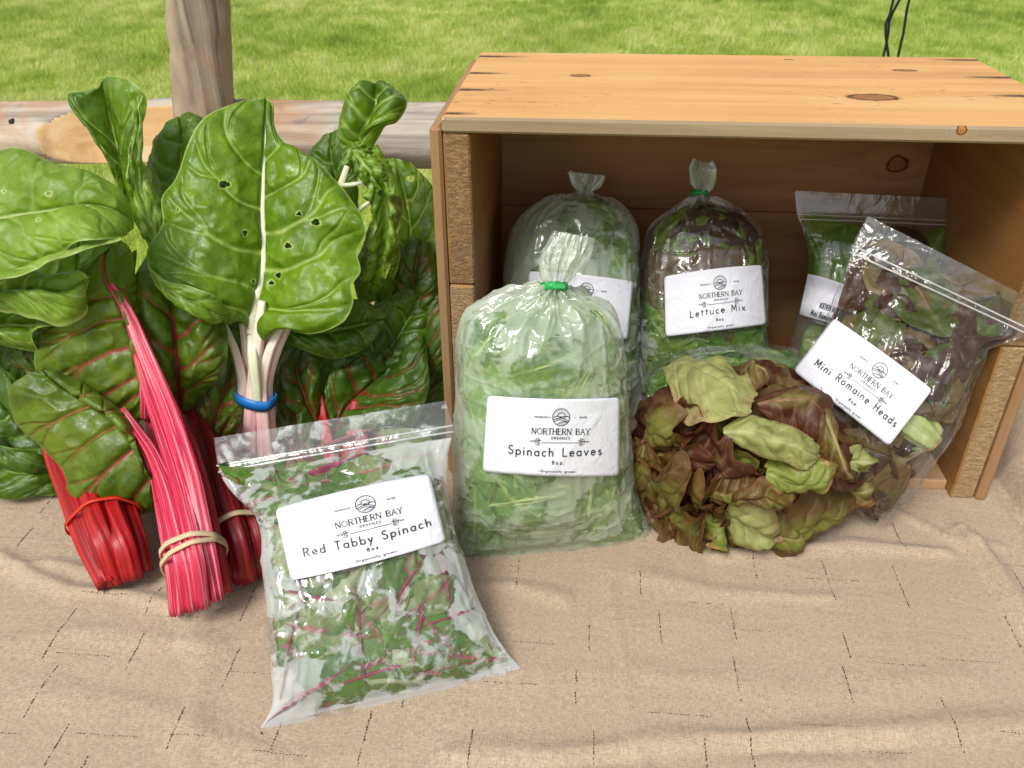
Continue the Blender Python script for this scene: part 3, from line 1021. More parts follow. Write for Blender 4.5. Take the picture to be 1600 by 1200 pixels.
for px, py in ((764, 88), (744, 114), (731, 141), (706, 178), (1509, 94), (1560, 121), (1594, 150)):
    c = PZ(px, py, ztop)
    V, F, uv = tube([c-np.array([0, 0, .004]), c+np.array([0, 0, .0003])], [.0012, .0014], 8)
    mesh_obj('nail', V, F, NAILM, crate)

# ------------------------------------------------------------------ cords
cordm = plain_mat('black_cord', (.012, .012, .013), .6)
YC = .62
cord = thing('hanging_cord', P(1400, 84, YC), 'loose loop of thin black cord hanging behind the crate top', 'cord')
up = np.array([0, 0, 1.0])
def cstr(pts):
    q = [P(a, b, YC+c) for a, b, c in pts]
    d = q[0]-q[1]
    q = [q[0]+d/np.linalg.norm(d)*.25+up*.6, q[0]+d/np.linalg.norm(d)*.06]+q
    V, F, uv = tube(rail(q, 70), .0017, 8, .08, 3)
    mesh_obj('strand', V, F, cordm, cord)
cstr([(1396, -6, 0), (1394, 12, .0), (1384, 38, .0), (1384, 56, 0), (1388, 84, 0), (1392, 120, 0)])
cstr([(1408, -6, 0), (1401, 10, .003), (1391, 26, .003), (1387, 60, .003), (1381, 84, .003), (1376, 120, 0)])
cstr([(1422, -6, 0), (1417, 16, .0), (1411, 55, .0), (1404, 84, 0), (1399, 120, 0)])
# ------------------------------------------------------------------ chard bunches
def fan(parent, mat, specs, cut=None, seed=0, **kw):
    for i, (pts, w) in enumerate(specs):
        stalk(parent, mat, pts, w, seed+i, cut=cut, **kw)

# left-hand bunch: pale broad leaves over red stalks
bA = thing('chard_bunch', PZ(190, 905, 0)+np.array([0, .0, 0]), 'red-stalked chard bunch lying leftmost, with broad pale leaves and ragged stalk ends', 'chard')
fan(bA, STALK_RED, [
    ([(166, 912, -.165), (135, 850, -.142), (110, 780, -.11), (80, 700, -.06), (60, 600, -.01)], (34, 38, 34, 28, 16)),
    ([(182, 908, -.160), (160, 845, -.150), (140, 775, -.11), (110, 680, -.05), (85, 560, -.01)], (36, 42, 36, 26, 14)),
    ([(203, 900, -.158), (190, 850, -.150), (168, 780, -.11), (140, 690, -.05), (120, 560, 0)], (38, 44, 38, 28, 14)),
    ([(222, 890, -.150), (212, 840, -.135), (195, 780, -.10), (170, 690, -.04), (150, 560, .01)], (32, 36, 32, 26, 12)),
    ([(195, 893, -.140), (180, 840, -.125), (160, 770, -.08), (120, 690, -.02), (90, 560, .03)], (40, 46, 40, 28, 12)),
], CUT_RED, 11, flute=.09, nfl=7, nr=30)
bundle_band(bA, BAND_RED, P(176, 818, -.118), P(170, 780, -.10)-P(185, 850, -.14), .003, .0012, seed=3, tilt=.003)
leaf(bA, GREEN_LT, L=[(-80, 300, .0), (-40, 242, .0), (30, 232, -.01), (80, 250, -.02), (130, 262, -.02), (180, 290, -.02), (203, 325, -.02), (208, 350, -.02)],
     R=[(-80, 420, -.06), (-30, 452, -.07), (20, 433, -.07), (60, 412, -.07), (110, 387, -.07), (150, 379, -.07), (192, 371, -.05), (207, 355, -.02)],
     mid=[(-80, 350, -.05), (-20, 343, -.05), (42, 333, -.045), (90, 326, -.045), (140, 321, -.04), (180, 330, -.035), (208, 353, -.02)],
     seed=4, belly=.008, ruf=.0035, blis=.0014, nveins=4, vslope=.25, midw=.0016, veinamt=.45, und=.004, holes=((76, 303, 3, 1.2), (60, 343, 2.5, 1), (6, 299, 2, 1)), vw=.0010, depth=None)
leaf(bA, GREEN_LT, L=[(-60, 450, -.05), (0, 428, -.055), (50, 412, -.06), (100, 396, -.062), (150, 379, -.06), (190, 372, -.055)],
     R=[(-60, 480, -.07), (0, 440, -.078), (40, 428, -.08), (80, 412, -.08), (120, 396, -.078), (190, 374, -.06)],
     seed=44, belly=.004, ruf=.002, blis=.0010, nveins=3, midw=.0005)
leaf(bA, GREEN_LT, L=[(-60, 420, -.03), (0, 432, -.03), (60, 428, -.04), (110, 425, -.045), (137, 432, -.045)],
     R=[(-60, 530, -.05), (0, 475, -.065), (50, 480, -.075), (90, 488, -.075), (125, 480, -.065), (139, 440, -.045)],
     seed=6, belly=.008, ruf=.016, rfreq=7, blis=.0014, nveins=5, und=.008, midw=.0018)
leaf(bA, GREEN_D1, L=[(-60, 470, .0), (0, 476, -.03), (50, 470, -.03), (100, 486, -.03), (140, 460, -.03)],
     R=[(-60, 570, -.02), (0, 540, -.05), (40, 545, -.055), (90, 520, -.055), (138, 474, -.035)],
     seed=7, belly=.008, ruf=.010, rfreq=8, blis=.0016, nveins=5, und=.006, midw=.0018)
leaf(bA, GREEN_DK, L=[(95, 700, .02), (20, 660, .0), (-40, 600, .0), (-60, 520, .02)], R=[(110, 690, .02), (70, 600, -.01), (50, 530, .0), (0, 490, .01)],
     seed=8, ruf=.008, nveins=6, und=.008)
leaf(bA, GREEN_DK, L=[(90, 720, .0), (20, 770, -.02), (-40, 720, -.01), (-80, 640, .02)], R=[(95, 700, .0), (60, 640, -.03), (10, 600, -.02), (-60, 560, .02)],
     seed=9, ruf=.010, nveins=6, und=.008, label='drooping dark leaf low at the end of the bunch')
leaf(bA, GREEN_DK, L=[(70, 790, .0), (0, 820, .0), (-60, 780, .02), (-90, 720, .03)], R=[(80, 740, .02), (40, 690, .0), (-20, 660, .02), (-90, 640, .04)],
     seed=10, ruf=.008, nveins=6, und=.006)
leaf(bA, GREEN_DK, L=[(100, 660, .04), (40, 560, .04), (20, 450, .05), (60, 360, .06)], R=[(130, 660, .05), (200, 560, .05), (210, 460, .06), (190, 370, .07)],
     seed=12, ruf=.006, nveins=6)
leaf(bA, RED_V, L=[(205, 660, .0), (150, 640, .01), (120, 560, .02), (110, 470, .03), (140, 400, .04)], R=[(215, 660, .02), (215, 560, .03), (214, 470, .04), (214, 390, .05)],
     mid=[(210, 660, .0), (200, 560, .0), (200, 470, .01), (207, 400, .02)], seed=13, ruf=.006, nveins=5)

for k_, (L_, R_) in enumerate([
    ([(120, 690, -.02), (60, 700, -.05), (0, 690, -.05), (-50, 640, -.03)], [(112, 745, -.03), (70, 770, -.06), (10, 775, -.07), (-50, 740, -.05)]),
    ([(140, 650, .0), (90, 640, -.02), (40, 610, -.03), (0, 570, -.02)], [(132, 700, .0), (80, 715, -.04), (20, 700, -.05), (-20, 640, -.03)]),
    ([(60, 640, .02), (20, 600, .0), (-30, 590, .0)], [(80, 700, .0), (20, 740, -.02), (-40, 720, -.02)])]):
    leaf(bA, GREEN_DK, L=L_, R=R_, seed=140+k_, ruf=.009, nveins=4, groove=.3, blis=.0026, bsc=50, und=.006, belly=.008)
# middle red bunch lying in front, held by a tan band
b1 = thing('chard_bunch', PZ(305, 940, 0), 'pink-stalked chard bunch in front, wrapped twice with a tan band', 'chard')
fan(b1, STALK_PINK, [
    ([(336, 932, -.185), (322, 860, -.172), (298, 750, -.130), (262, 640, -.085), (222, 540, -.05), (196, 480, -.035), (160, 432, -.025)], (27, 32, 36, 34, 27, 20, 12)),
    ([(316, 945, -.192), (305, 870, -.182), (283, 770, -.140), (255, 680, -.100), (230, 610, -.07), (212, 550, -.05)], (24, 26, 27, 24, 18, 10)),
    ([(296, 950, -.192), (285, 875, -.182), (264, 780, -.142), (238, 710, -.110), (213, 672, -.09), (190, 640, -.08)], (26, 28, 30, 24, 18, 12)),
    ([(276, 957, -.188), (268, 880, -.176), (252, 790, -.135), (240, 740, -.10), (222, 700, -.08)], (22, 24, 24, 18, 12)),
    ([(325, 920, -.170), (312, 850, -.155), (290, 760, -.11), (262, 670, -.07), (225, 580, -.03)], (34, 36, 32, 26, 16)),
    ([(290, 925, -.168), (280, 850, -.155), (262, 770, -.11), (245, 690, -.07), (225, 600, -.03)], (36, 38, 32, 24, 14)),
], CUT_RED, 31, flute=.13, nfl=5, nr=26)
fan(b1, STALK_RED, [
    ([(352, 922, -.172), (336, 850, -.158), (318, 770, -.125), (298, 700, -.085), (278, 650, -.05), (262, 610, -.03)], (22, 25, 26, 24, 18, 12)),
    ([(338, 905, -.160), (325, 840, -.145), (304, 760, -.11), (282, 680, -.065), (262, 640, -.03)], (24, 28, 26, 22, 14)),
], CUT_RED, 51, flute=.12, nfl=4, nr=22)
c = P(301, 872, -.160)
axb = P(290, 800, -.130)-P(305, 900, -.170)
axn = axb/np.linalg.norm(axb)
bundle_band(b1, BAND_TAN, c+axn*.001, axn, .0036, .0013, seed=1, tilt=.0018, wob=.0004)
bundle_band(b1, BAND_TAN, c-axn*.0040, axn, .0032, .0015, seed=2, tilt=-.0016, wob=.0004)
leaf(b1, RED_VL, L=[(218, 655, -.055), (150, 655, -.06), (95, 640, -.06), (62, 590, -.055), (53, 540, -.05), (62, 490, -.045), (90, 460, -.04), (110, 430, -.03), (150, 400, -.02), (175, 378, -.01)],
     R=[(226, 645, -.055), (228, 600, -.045), (222, 540, -.03), (214, 480, -.015), (212, 430, .0), (208, 400, .005), (195, 380, .0)],
     mid=[(226, 655, -.062), (222, 600, -.057), (208, 540, -.048), (188, 480, -.036), (165, 440, -.028), (160, 410, -.02), (168, 381, -.008)],
     seed=21, belly=.008, ruf=.006, blis=.0026, bsc=55, nveins=6, vw=.0012, vslope=-.10, midw=.002, rib=(STALK_PINK, .008, .0014, .96), und=.005)
leaf(b1, RED_VL, L=[(246, 795, -.10), (205, 812, -.105), (150, 815, -.11), (112, 795, -.11), (98, 740, -.105), (64, 702, -.095), (20, 664, -.085), (10, 630, -.08), (24, 598, -.075), (60, 578, -.07)],
     R=[(250, 782, -.10), (240, 730, -.095), (222, 680, -.085), (190, 640, -.075), (150, 610, -.07), (110, 590, -.068), (75, 578, -.07)],
     mid=[(248, 790, -.105), (232, 735, -.105), (212, 690, -.098), (180, 655, -.088), (130, 625, -.08), (90, 600, -.075), (66, 577, -.07)],
     seed=22, belly=.010, ruf=.006, blis=.0026, bsc=55, nveins=5, vw=.0011, vslope=-.04, midw=.0016, rib=(STALK_PINK, .005, .001, .85), und=.006)
leaf(b1, RED_V, L=[(150, 650, -.02), (90, 640, -.03), (30, 560, -.02), (24, 520, -.02)], R=[(170, 620, -.02), (120, 580, -.03), (80, 560, -.035), (40, 540, -.03)],
     seed=23, ruf=.01, nveins=4, label='small crinkled leaf folded between the two large ones')

# bunch behind it with a second tan band
bC = thing('chard_bunch', PZ(378, 905, 0), 'dark red chard bunch tucked behind the pink one, with a single tan band', 'chard')
fan(bC, STALK_DRED, [
    ([(360, 905, -.150), (348, 850, -.140), (330, 780, -.10), (315, 700, -.05), (295, 640, -.02), (280, 600, .0)], (34, 40, 36, 30, 22, 10)),
    ([(382, 905, -.152), (372, 850, -.142), (352, 780, -.11), (330, 700, -.06), (305, 650, -.02), (285, 610, .0)], (36, 42, 38, 30, 22, 10)),
    ([(400, 895, -.140), (395, 845, -.132), (378, 780, -.10), (355, 710, -.05), (345, 640, -.0), (340, 600, .02)], (34, 40, 36, 30, 22, 10)),
    ([(380, 892, -.125), (372, 840, -.118), (355, 780, -.09), (335, 700, -.04), (320, 640, -.0), (310, 600, .02)], (40, 44, 40, 34, 26, 10)),
    ([(398, 885, -.118), (400, 840, -.112), (395, 780, -.08), (385, 720, -.03), (372, 660, .01), (355, 610, .03)], (30, 34, 32, 26, 20, 10)),
], CUT_RED, 71, flute=.09, nfl=7, nr=30)
bundle_band(bC, BAND_TAN, P(376, 828, -.122), P(358, 770, -.09)-P(382, 870, -.14), .004, .0013, seed=5, tilt=-.001, wob=.0006)
leaf(bC, RED_V, L=[(280, 648, -.025), (250, 622, -.03), (222, 565, -.03), (208, 500, -.02), (210, 440, -.0), (232, 395, .02)],
     R=[(286, 646, -.025), (322, 612, -.02), (352, 580, -.02), (356, 535, -.01), (345, 485, .0), (322, 440, .015), (280, 395, .025)],
     mid=[(283, 648, -.028), (279, 600, -.028), (277, 555, -.022), (270, 500, -.012), (262, 450, .0), (256, 396, .02)],
     seed=24, belly=.012, ruf=.004, blis=.0024, nveins=4, vw=.0010, rib=(STALK_DRED, .004, .001, .9), vslope=.26, midw=.0018, und=.006)
leaf(bC, RED_V, L=[(318, 690, -.03), (306, 640, -.02), (320, 590, -.005), (345, 555, .01)], R=[(330, 700, -.03), (365, 680, -.025), (382, 640, -.01), (385, 580, .005)],
     seed=25, belly=.006, ruf=.006, nveins=4, und=.004)
leaf(bC, RED_V, L=[(330, 700, -.04), (336, 670, -.035), (350, 645, -.03)], R=[(342, 712, -.04), (352, 690, -.037), (372, 655, -.03)], seed=26, nveins=3)
leaf(bC, GREEN_DK, L=[(290, 640, .04), (230, 560, .05), (215, 450, .06), (250, 380, .07)], R=[(310, 640, .04), (370, 600, .04), (390, 540, .05), (360, 430, .06)], seed=27, nveins=5)

# pale-stemmed bunch with the blue band
bD = thing('chard_bunch', PZ(398, 712, 0.0), 'tall chard bunch with pale pinkish-white stems in a blue rubber band', 'chard')
fan(bD, STALK_WHITE, [
    ([(388, 712, -.018), (393, 640, -.012), (396, 600, -.006), (402, 540, -.002), (410, 470, .008)], (32, 24, 20, 20, 12)),
    ([(415, 712, -.018), (410, 640, -.012), (409, 600, -.006), (420, 550, .0), (440, 508, .012)], (28, 22, 20, 17, 12)),
    ([(368, 712, -.012), (376, 640, -.008), (379, 600, -.004), (368, 550, .004), (350, 505, .014)], (28, 20, 18, 15, 10)),
    ([(402, 715, .0), (402, 640, .004), (403, 600, .006), (415, 545, .010), (430, 505, .018)], (40, 28, 24, 18, 12)),
    ([(380, 715, .0), (386, 640, .004), (389, 600, .006), (385, 545, .010), (380, 505, .018)], (36, 26, 22, 16, 12)),
    ([(424, 710, -.008), (420, 640, -.004), (418, 600, .0), (432, 550, .006), (452, 508, .02)], (24, 18, 16, 14, 10)),
], CUT_WHITE, 91, flute=.10, nfl=4, nr=22)
stalk(bD, STALK_PALE, [(404, 640, -.013), (400, 600, -.012), (395, 556, -.008), (393, 524, .003)], (14, 16, 17, 15), 97, flute=.08)
stalk(bD, STALK_PALE, [(500, 400, .05), (522, 320, .075), (542, 262, .085), (550, 235, .09)], (14, 13, 11, 7), 98)
stalk(bD, STALK_PALE, [(500, 320, .09), (530, 292, .08), (552, 288, .075), (570, 284, .075)], (9, 8, 7, 6), 99, flute=.03)
stalk(bD, STALK_PALE, [(550, 345, .07), (565, 325, .07), (577, 316, .07)], (6, 7, 6), 101, flute=.03)
bundle_band(bD, BAND_BLUE, P(397, 618, -.002), P(399, 570, .0)-P(397, 650, -.004), .0092, .0013, seed=8, wob=.0003)
leaf(bD, GREEN_D1,
     L=[(392, 522, .004), (372, 500, .0), (348, 504, -.012), (300, 490, -.022), (262, 462, -.022), (236, 428, -.012), (229, 388, .0), (252, 350, .015), (252, 308, .028), (272, 280, .04), (292, 230, .055), (320, 184, .07), (366, 162, .085), (412, 153, .095)],
     R=[(394, 524, .004), (410, 532, -.0), (440, 514, -.006), (486, 522, -.006), (535, 504, -.004), (552, 474, .004), (550, 446, .012), (563, 424, .018), (558, 392, .03), (574, 358, .035), (546, 308, .05), (520, 277, .06), (482, 243, .07), (446, 229, .08), (429, 196, .088), (427, 164, .095), (415, 153, .096)],
     mid=[(393, 523, .004), (395, 495, .009), (400, 470, .016), (407, 440, .024), (412, 390, .037), (410, 330, .052), (411, 275, .066), (414, 210, .082), (415, 154, .096)],
     seed=31, belly=.010, ruf=.004, rfreq=9, blis=.0026, bsc=42, nveins=5, vw=.0011, vslope=.30, midw=.0022, rib=(STALK_PALE, .0090, .0014, .93), und=.004, res=1.35, margin=.0010,
     holes=((350, 288, 5.5, 1.5), (467, 334, 3, 1.2), (493, 347, 5.5, 1.2), (383, 364, 4.5, .8), (450, 384, 4.5, 1.2), (435, 430, 4.5, .9), (424, 442, 3.5, 1.2), (396, 440, 2.5, 1), (278, 328, 2.2, .8)), label='largest front leaf with small insect holes')
leaf(bD, GREEN_LT, L=[(232, 418, -.012), (262, 440, -.022), (300, 448, -.026), (336, 462, -.022), (358, 488, -.008)],
     R=[(236, 430, -.014), (262, 466, -.026), (300, 492, -.028), (340, 506, -.020), (357, 492, -.008)],
     seed=32, belly=.004, ruf=.001, blis=.0012, nveins=3, midw=.0005, label='pale underside lobe folded over')
leaf(bD, GREEN_D1, L=[(245, 410, .05), (205, 330, .055), (180, 250, .06), (150, 205, .065), (122, 175, .07), (110, 148, .075), (130, 144, .08), (156, 140, .085), (160, 128, .09)],
     R=[(255, 400, .05), (225, 330, .05), (214, 270, .05), (212, 220, .055), (222, 170, .06), (222, 145, .065), (205, 126, .07), (180, 119, .08), (162, 121, .09)],
     mid=[(250, 405, .052), (212, 330, .06), (192, 260, .068), (178, 215, .075), (168, 180, .08), (163, 150, .085), (161, 125, .09)],
     seed=33, belly=.006, ruf=.004, blis=.0012, nveins=4, und=.006, midw=.0018, label='rolled leaf standing at the top')
leaf(bD, GREEN_LT, L=[(242, 425, .02), (222, 360, .026), (206, 300, .032), (206, 240, .04), (212, 190, .048), (208, 165, .055)],
     R=[(262, 425, .03), (262, 370, .028), (250, 320, .03), (232, 280, .036), (226, 230, .042), (226, 180, .05), (224, 150, .058)],
     seed=34, belly=.006, ruf=.009, rfreq=12, blis=.0024, bsc=90, nveins=5, und=.006, midw=.0010, label='pale crinkled rolled edge of the standing leaf')
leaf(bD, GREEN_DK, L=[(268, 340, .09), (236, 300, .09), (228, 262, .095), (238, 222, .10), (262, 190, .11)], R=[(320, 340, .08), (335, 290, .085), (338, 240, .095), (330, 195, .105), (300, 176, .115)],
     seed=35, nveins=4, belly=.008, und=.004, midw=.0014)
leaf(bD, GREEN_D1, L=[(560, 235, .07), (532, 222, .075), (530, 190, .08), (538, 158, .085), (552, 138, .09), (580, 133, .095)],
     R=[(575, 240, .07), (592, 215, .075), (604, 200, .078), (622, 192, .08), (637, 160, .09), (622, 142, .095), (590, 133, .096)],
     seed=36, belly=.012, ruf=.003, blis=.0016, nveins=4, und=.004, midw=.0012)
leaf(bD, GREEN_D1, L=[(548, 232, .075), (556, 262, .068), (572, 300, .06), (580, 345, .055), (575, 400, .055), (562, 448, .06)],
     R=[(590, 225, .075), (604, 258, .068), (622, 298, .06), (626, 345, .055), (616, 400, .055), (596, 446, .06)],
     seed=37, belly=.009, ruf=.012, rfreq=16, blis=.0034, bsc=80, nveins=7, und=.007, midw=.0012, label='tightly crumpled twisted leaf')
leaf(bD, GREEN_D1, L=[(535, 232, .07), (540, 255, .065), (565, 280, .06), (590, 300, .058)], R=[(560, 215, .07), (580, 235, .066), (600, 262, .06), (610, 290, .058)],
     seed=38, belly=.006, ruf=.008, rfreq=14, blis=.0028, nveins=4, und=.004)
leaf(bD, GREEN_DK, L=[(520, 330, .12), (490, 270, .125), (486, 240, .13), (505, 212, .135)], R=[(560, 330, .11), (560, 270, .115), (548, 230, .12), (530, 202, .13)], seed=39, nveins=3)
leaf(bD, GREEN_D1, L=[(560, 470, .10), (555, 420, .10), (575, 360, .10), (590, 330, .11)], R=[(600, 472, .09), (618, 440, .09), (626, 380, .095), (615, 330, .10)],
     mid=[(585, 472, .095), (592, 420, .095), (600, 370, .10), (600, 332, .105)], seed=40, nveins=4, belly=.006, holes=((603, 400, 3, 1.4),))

leaf(bD, GREEN_DK, L=[(395, 525, .03), (330, 500, .03), (285, 440, .035), (270, 360, .05), (300, 260, .08), (360, 190, .10)], R=[(400, 525, .03), (470, 500, .03), (530, 450, .04), (540, 360, .055), (500, 280, .08), (420, 200, .10)], seed=41, nveins=4)  # dark leaf added behind the largest one so its holes look dark
# red-veined bunch between the blue-banded one and the crate
bE = thing('chard_bunch', PZ(520, 720, 0), 'dark red-veined chard bunch wedged against the crate side, behind the zip bag', 'chard')
fan(bE, STALK_RED, [
    ([(515, 745, -.02), (512, 690, .0), (505, 650, .02), (498, 610, .035)], (26, 20, 14, 9)),
    ([(535, 745, -.02), (548, 690, .0), (552, 650, .02), (556, 625, .03)], (24, 22, 18, 12)),
    ([(560, 742, -.02), (566, 690, .0), (570, 650, .02), (574, 622, .03)], (24, 20, 16, 12)),
], CUT_RED, 111)
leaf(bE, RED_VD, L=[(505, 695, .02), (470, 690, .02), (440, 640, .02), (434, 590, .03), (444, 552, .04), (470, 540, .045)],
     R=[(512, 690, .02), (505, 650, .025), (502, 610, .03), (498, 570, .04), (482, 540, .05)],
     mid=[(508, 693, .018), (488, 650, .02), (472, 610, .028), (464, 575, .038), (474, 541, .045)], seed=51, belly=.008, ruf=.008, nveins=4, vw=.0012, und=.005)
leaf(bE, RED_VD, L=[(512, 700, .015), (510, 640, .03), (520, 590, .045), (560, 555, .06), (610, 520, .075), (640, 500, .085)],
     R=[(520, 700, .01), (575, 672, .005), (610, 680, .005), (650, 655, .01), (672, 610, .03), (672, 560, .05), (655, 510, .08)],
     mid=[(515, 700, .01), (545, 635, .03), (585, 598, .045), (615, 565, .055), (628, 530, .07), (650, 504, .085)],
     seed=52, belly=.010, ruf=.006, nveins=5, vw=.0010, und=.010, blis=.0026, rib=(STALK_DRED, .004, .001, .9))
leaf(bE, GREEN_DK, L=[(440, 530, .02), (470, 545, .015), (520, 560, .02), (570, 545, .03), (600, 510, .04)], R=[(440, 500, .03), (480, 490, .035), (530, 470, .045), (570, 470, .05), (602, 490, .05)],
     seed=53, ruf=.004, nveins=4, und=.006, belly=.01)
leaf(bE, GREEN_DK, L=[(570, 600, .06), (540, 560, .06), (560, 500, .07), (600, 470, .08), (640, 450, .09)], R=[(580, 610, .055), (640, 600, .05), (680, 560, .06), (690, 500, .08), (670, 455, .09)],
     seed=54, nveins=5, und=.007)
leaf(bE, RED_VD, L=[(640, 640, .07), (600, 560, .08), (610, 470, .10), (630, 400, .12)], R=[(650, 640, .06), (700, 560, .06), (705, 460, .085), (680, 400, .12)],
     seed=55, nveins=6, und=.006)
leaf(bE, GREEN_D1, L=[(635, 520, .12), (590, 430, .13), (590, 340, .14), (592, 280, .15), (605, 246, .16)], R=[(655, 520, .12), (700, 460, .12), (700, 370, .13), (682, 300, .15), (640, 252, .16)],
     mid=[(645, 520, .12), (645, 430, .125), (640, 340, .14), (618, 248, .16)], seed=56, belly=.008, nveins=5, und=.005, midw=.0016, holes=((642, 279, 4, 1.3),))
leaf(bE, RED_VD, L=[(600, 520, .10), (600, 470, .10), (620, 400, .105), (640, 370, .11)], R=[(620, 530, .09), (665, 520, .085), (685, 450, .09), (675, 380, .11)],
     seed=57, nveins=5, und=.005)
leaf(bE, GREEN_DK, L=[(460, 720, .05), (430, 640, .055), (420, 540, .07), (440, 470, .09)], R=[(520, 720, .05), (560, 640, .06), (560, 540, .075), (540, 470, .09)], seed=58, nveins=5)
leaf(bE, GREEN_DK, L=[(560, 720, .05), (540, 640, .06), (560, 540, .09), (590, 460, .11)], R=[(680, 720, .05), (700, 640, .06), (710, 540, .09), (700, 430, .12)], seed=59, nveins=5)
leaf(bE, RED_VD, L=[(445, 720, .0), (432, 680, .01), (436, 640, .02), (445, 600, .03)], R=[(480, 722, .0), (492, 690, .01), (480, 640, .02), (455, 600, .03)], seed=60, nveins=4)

# ------------------------------------------------------------------ red lettuce head
LG = leaf_mat('bronze_lettuce', (.085, .036, .010), (.175, .105, .026), (.42, .34, .14), edge=(.30, .10, .05), rough=.45, transl=.3, blotch=((.19, .21, .035), 22, .55, -.30), tint=(.45, .28, .06), cell=170, spec=.35, crinkle=.9, pucker=.55)
LR = leaf_mat('dark_red_lettuce', (.055, .014, .008), (.125, .042, .016), (.34, .17, .10), edge=(.30, .11, .07), rough=.42, transl=.28, blotch=((.22, .19, .05), 24, .60, -.25), tint=(.40, .15, .05), cell=170, spec=.35, crinkle=.9, pucker=.55)
LL = leaf_mat('pale_green_lettuce', (.27, .30, .085), (.42, .44, .16), (.56, .56, .28), edge=(.36, .26, .14), rough=.48, transl=.3, blotch=((.40, .24, .13), 20, .54, .40), tint=(.5, .55, .12), cell=150, spec=.35, crinkle=.9, pucker=.55)
LGr = leaf_mat('bright_green_lettuce', (.16, .20, .03), (.28, .31, .07), (.32, .36, .10), edge=(.27, .12, .04), rough=.34, transl=.28, blotch=((.30, .13, .05), 24, .52, .4), cell=150, spec=.35, crinkle=.9, pucker=.55)
LC = np.array([.2450, -.020, .068])
LRD = np.array([.098, .066, .070])
def egg(px, py):
    """depth of the near side of the head's rounded mass on a sight line"""
    d = sight(px, py)
    o = (CAM-LC)/LRD
    e = d/LRD
    A, B, C2 = e @ e, 2*(o @ e), o @ o-1
    D = B*B-4*A*C2
    s = (-B-math.sqrt(D))/(2*A) if D > 0 else -B/(2*A)
    return float((CAM+s*d)[1])
lh = thing('lettuce_head', (LC[0], -.03, 0), 'ruffled red and bronze butterhead lettuce lying loose on the cloth before the crate', 'lettuce')
def ll(mat, L, R, seed, off=0.0, lift=.010, **kw):
    """L and R are (across, down[, extra depth]); the leaf hugs the head and its rim stands off it"""
    f = lambda q: [(a[0], a[1], off+(a[2] if len(a) > 2 else 0)) for a in q]
    d = dict(belly=lift, ruf=.008, rfreq=6, blis=.0024, bsc=55, nveins=4, groove=.12, arch=True, vw=.0007, und=.007, midw=.0011, margin=.0006, veinamt=.55, res=1.6)
    d.update(kw)
    return leaf(lh, mat, f(L), f(R), seed=seed, depth=egg, **d)[0]
# lumpy dark ball added behind everything so the gaps between leaves look shaded
t_, p_ = np.meshgrid(np.linspace(0, np.pi, 50), np.linspace(0, 2*np.pi, 80, endpoint=False), indexing='ij')
hv = np.stack([np.sin(t_)*np.cos(p_), np.sin(t_)*np.sin(p_), np.cos(t_)], -1)
hv = LC+hv*LRD*(.80+.22*np.abs(fbm(hv*3.2, 3, 88)))[..., None]
hv[..., 2] = np.maximum(hv[..., 2], .002)
mesh_obj('heart', hv.reshape(-1, 3), grid_faces(50, 80, True), LR, lh, attrs={'vein': np.zeros(4000), 'margin': np.zeros(4000)})
ll(LG, [(998, 700), (995, 760), (1010, 810), (1040, 846)], [(1020, 690), (1035, 740), (1048, 800), (1050, 842)], 201, .0)
ll(LG, [(1050, 820), (1080, 858), (1140, 884), (1200, 876), (1262, 838)], [(1070, 800), (1110, 830), (1160, 850), (1210, 845), (1258, 815)], 202, .012)
ll(LG, [(1212, 800), (1240, 772), (1290, 765), (1335, 770), (1345, 785)], [(1205, 850), (1240, 870), (1262, 830), (1295, 822), (1342, 790)], 203, .006)
ll(LG, [(1320, 745, .01), (1340, 738, .01), (1370, 748, .01)], [(1325, 790, .0), (1345, 788, .0), (1367, 765, .0)], 204, .01)
ll(LL, [(1312, 700, .01), (1335, 692, .01), (1366, 701, .01)], [(1316, 740, .01), (1340, 738, .01), (1362, 728, .01)], 205, .0)
ll(LR, [(1225, 612), (1255, 600), (1282, 605), (1297, 640), (1300, 690), (1318, 730), (1345, 750)], [(1225, 660), (1250, 700), (1268, 720), (1278, 745), (1290, 760), (1310, 765), (1342, 758)], 206, -.004)
ll(LG, [(1282, 606), (1292, 640), (1300, 680), (1312, 715), (1340, 745)], [(1262, 640), (1276, 690), (1283, 720), (1290, 740), (1325, 752)], 207, -.014, ruf=.004)
ll(LR, [(1182, 628), (1222, 608), (1270, 600), (1296, 625), (1294, 650), (1283, 688)], [(1185, 636), (1205, 655), (1240, 676), (1268, 690), (1280, 692)], 208, -.012, blis=.0014)
ll(LGr, [(1282, 602, .03), (1300, 595, .03), (1332, 617, .03)], [(1290, 640, .02), (1306, 640, .02), (1330, 620, .03)], 209, .0, ruf=.003)
# broad pale leaves on top
ll(LL, [(1036, 574, .02), (1088, 560, .02), (1150, 573, .015), (1184, 616, .0)], [(1040, 590, .005), (1066, 645, -.01), (1102, 666, -.015), (1140, 669, -.018), (1175, 642, -.012)], 210, -.012, belly=.012, blis=.0018)
ll(LG, [(1154, 572, .02), (1174, 565, .02), (1190, 585, .015), (1197, 605, .01)], [(1160, 600, .01), (1172, 616, .005), (1186, 612, .005), (1197, 606, .01)], 211, -.004, ruf=.004)
ll(LL, [(1128, 672), (1172, 648), (1200, 655), (1232, 664), (1262, 680), (1281, 702)], [(1132, 680), (1165, 700), (1195, 716), (1225, 722), (1251, 734), (1275, 716)], 212, -.024, belly=.012, ruf=.006, rfreq=6, blis=.0020)
ll(LGr, [(1194, 730), (1212, 722), (1240, 728), (1272, 712), (1297, 716), (1302, 730)], [(1198, 748), (1212, 768), (1244, 776), (1272, 768), (1282, 755), (1298, 736)], 213, -.020, ruf=.010, rfreq=5)
